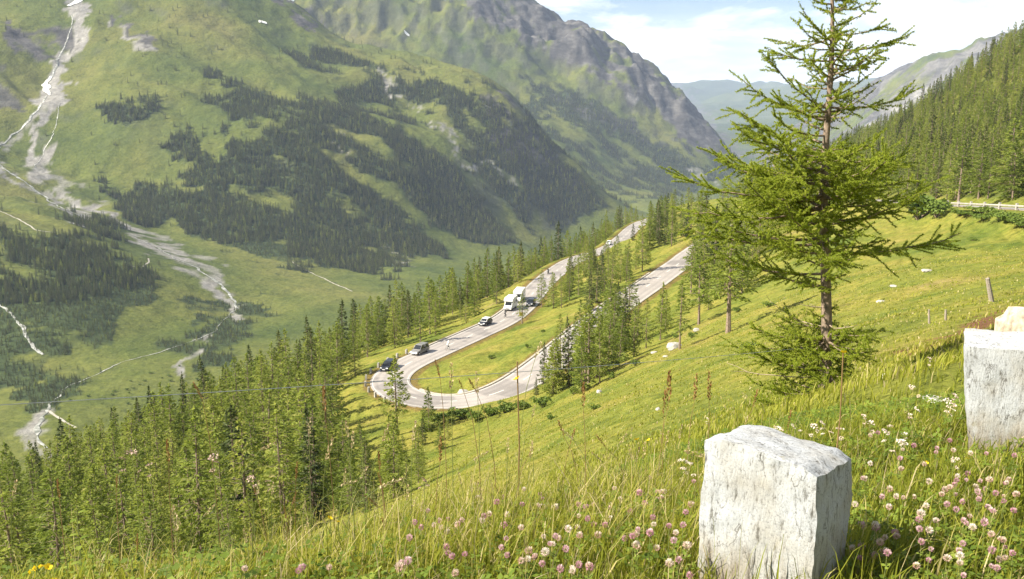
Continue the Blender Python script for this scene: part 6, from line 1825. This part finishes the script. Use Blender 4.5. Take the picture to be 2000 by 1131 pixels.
for (px, py, hl_px, kd, dr, bd) in ((632, 752, 60, 'r', 0.0, 0), (605, 812, 40, 's', 0.05, 0), (650, 852, 55, 's', 0.3, 0), (377, 745, 42, 'r', -0.4, 0), (338, 985, 60, 's', -0.05, 0), (542, 862, 40, 's', 0.9, 0.6), (760, 825, 45, 's', 0.35, 0), (812, 818, 50, 's', 0.15, 0), (850, 700, 42, 'r', -0.22, 0), (882, 705, 60, 's', 0.03, 0),
    (930, 722, 50, 's', -0.05, 0), (896, 740, 30, 'r', -0.35, 0), (915, 738, 40, 'r', -0.5, 0), (1058, 665, 40, 's', 0.35, 0), (1308, 722, 75, 'r', 0.0, 0), (1360, 726, 60, 'r', 0.02, 0), (1386, 722, 65, 'r', -0.03, 0), (1300, 760, 55, 'r', 0.05, 0), (1140, 745, 60, 'r', 0.0, 0), (1335, 880, 60, 's', -0.9, 0.8), (1225, 845, 30, 's', 0.5, 0.2), (1165, 850, 35, 'r', -0.6, 0.2),
    (1040, 860, 40, 's', 0.1, 0), (932, 938, 55, 's', -0.2, 0), (920, 935, 30, 's', -0.05, 0), (955, 880, 40, 's', 0.9, 0.5), (790, 932, 60, 's', 0.9, 0.7), (700, 938, 40, 's', 1.0, 0.8), (326, 858, 50, 'r', 0, 0), (112, 935, 40, 'r', 0, 0), (228, 925, 30, 'r', 0.1, 0), (33, 935, 35, 's', 0.3, 0), (690, 840, 40, 's', 0.1, 0), (505, 935, 35, 's', 0.1, 0), (675, 820, 40, 's', -0.1, 0), (860, 850, 60, 'r', 0.02, 0), (1090, 820, 40, 'r', -0.35, 0),
    (268, 1040, 40, 'r', 0.1, 0), (420, 985, 35, 's', 0.6, 0.4), (520, 1075, 40, 'r', 0.5, 0.2), (640, 1072, 40, 's', -0.8, 0.6), (1045, 790, 30, 's', 0.2, 0), (1480, 760, 40, 'r', 0.2, 0.0), (740, 880, 45, 'r', 0.0, 0), (580, 900, 40, 'r', 0.1, 0), (305, 1090, 30, 's', 0.2, 0), (1070, 985, 35, 's', 0.3, 0), (1220, 990, 40, 's', 0.25, 0), (1215, 1065, 45, 's', 0.7, 0.7), (1545, 800, 40, 'r', 0.1, 0)):
    stalk(px, py, float(np.interp(px, [0, 600, 1000, 1500], [3.6, 4.0, 4.9, 5.4])) + RNG.normal(0, 0.15), hl_px, kd, dr, LR_ if kd == 'r' else LS_, GR_ if kd == 'r' else GS_, bd)
for k in range(60):
    px = RNG.uniform(250, 1360); py = float(np.interp(px, [250, 600, 1000, 1360], [1010, 930, 850, 830])) + RNG.uniform(-10, 120)
    kd = 'r' if RNG.uniform() < 0.45 else 's'
    stalk(px, py, float(np.interp(px, [0, 600, 1000, 1500], [3.6, 4.0, 4.9, 5.2])) + RNG.normal(0, 0.25), RNG.uniform(22, 40), kd, RNG.normal(0, 0.3), LR_ if kd == 'r' else LS_, GR_ if kd == 'r' else GS_, abs(RNG.normal(0, 0.2)))

# leafy plants
def leaf_plant(px, py, n, size, label, Y=None, tall=False, mat='herb'):
    p = at(px, py, Y) if Y else hit(px, py, lift=0.04, rmin=1.7)
    g = hgt(p[0], p[1]); o = empty('leafy_plant', (p[0], p[1], g), RNG.uniform(0, 6))
    top = max(p[2] - g, 0.08) if tall else 0.05
    st = link(bpy.data.objects.new('stem', STEM), o); st.scale = (0.2, 0.2, top)
    for k in range(n):
        u = (k + 1) / n; a = k * 2.4
        lb = MB(); L_ = size * RNG.uniform(0.7, 1.15) * (1.15 - 0.4 * u if tall else 1); w_ = L_ * (0.26 if tall else 0.40)
        d = np.array([math.cos(a), math.sin(a), 0]); s2 = np.array([-math.sin(a), math.cos(a), 0]); el = 0.6 if tall else 0.55
        pr_ = []
        for t, ww in ((0, 0.08), (0.3, 0.8), (0.6, 1.0), (0.85, 0.6), (1.0, 0.05)):
            cpt = d * L_ * t + np.array([0, 0, L_ * (el * t - 0.55 * t * t)])
            pr_.append((cpt - s2 * w_ * ww + np.array([0, 0, 0.12 * w_]), cpt, cpt + s2 * w_ * ww + np.array([0, 0, 0.12 * w_])))
        vs = [q for row in pr_ for q in row]; fs = []
        for i in range(4):
            for j in range(2): fs.append((i * 3 + j, i * 3 + j + 1, i * 3 + j + 4, i * 3 + j + 3))
        lb.add(vs, fs, float(RNG.uniform(0.4, 0.95)))
        lo = lb.obj('leaf', M[mat], o, True); lo.location = (0, 0, top * u * (0.98 if tall else 0.6))
    return tag(o, label, 'plant')
leaf_plant(965, 1118, 7, 0.075, 'broad-leaved rosette at the verge foot between clover heads')
leaf_plant(1195, 1085, 5, 0.075, 'bright pointed-leaf plant beside pale clover on the verge')
leaf_plant(1320, 1120, 6, 0.06, 'pale ribbed-leaf plant next to the dark-sided stone')
leaf_plant(1895, 1010, 6, 0.08, 'large bright leaf plant among pink clover between the stones')
leaf_plant(1940, 1040, 5, 0.075, 'broad green leaf plant next to the bright one between the stones')
leaf_plant(1788, 912, 5, 0.05, 'round pale leaf plant before the broad guard stone')
leaf_plant(1710, 800, 5, 0.05, 'low broad-leaved plant behind the dark-sided stone')
leaf_plant(150, 1000, 16, 0.045, 'tall leafy shoot with bright tips against the dark wood', 3.4, True)
leaf_plant(205, 1050, 14, 0.045, 'leafy shoot with bright tips, shorter than its neighbour', 3.4, True)
leaf_plant(178, 1075, 14, 0.04, 'low leafy shoot at the verge edge between two taller shoots', 3.3, True)
leaf_plant(130, 1090, 12, 0.04, 'low leafy shoot behind the buttercup at the verge edge', 3.35, True)
leaf_plant(255, 1085, 12, 0.035, 'small leafy shoot at the grass edge below the withered umbels', 3.4, True)
leaf_plant(707, 850, 14, 0.03, 'slim grey-green leafy shoot among grass spikes', 4.0, True)
#@@END_FG

# ------------------------------------------------------------------ haze: the valley air
hb = MB()
zlo = float(H.min()) - 1.5; zhi = max(float(H.max()), 30.0) + 30
hb.box((0, 9000, (zlo + zhi) / 2), (42000, 24000, zhi - zlo))
hm, hnt, hout = new_mat('valley_haze')
pv = N(hnt, 'ShaderNodeVolumePrincipled')
pv.inputs["Color"].default_value = (0.60, 0.73, 1.0, 1)
pv.inputs['Density'].default_value = 4.6e-5
pv.inputs['Anisotropy'].default_value = -0.15
hnt.links.new(pv.outputs[0], hout.inputs['Volume'])
hz_o = hb.obj('haze', hm)
tag(hz_o, 'pale blue haze filling the valley air', 'haze', kind='stuff')
print('extent', zlo, zhi)
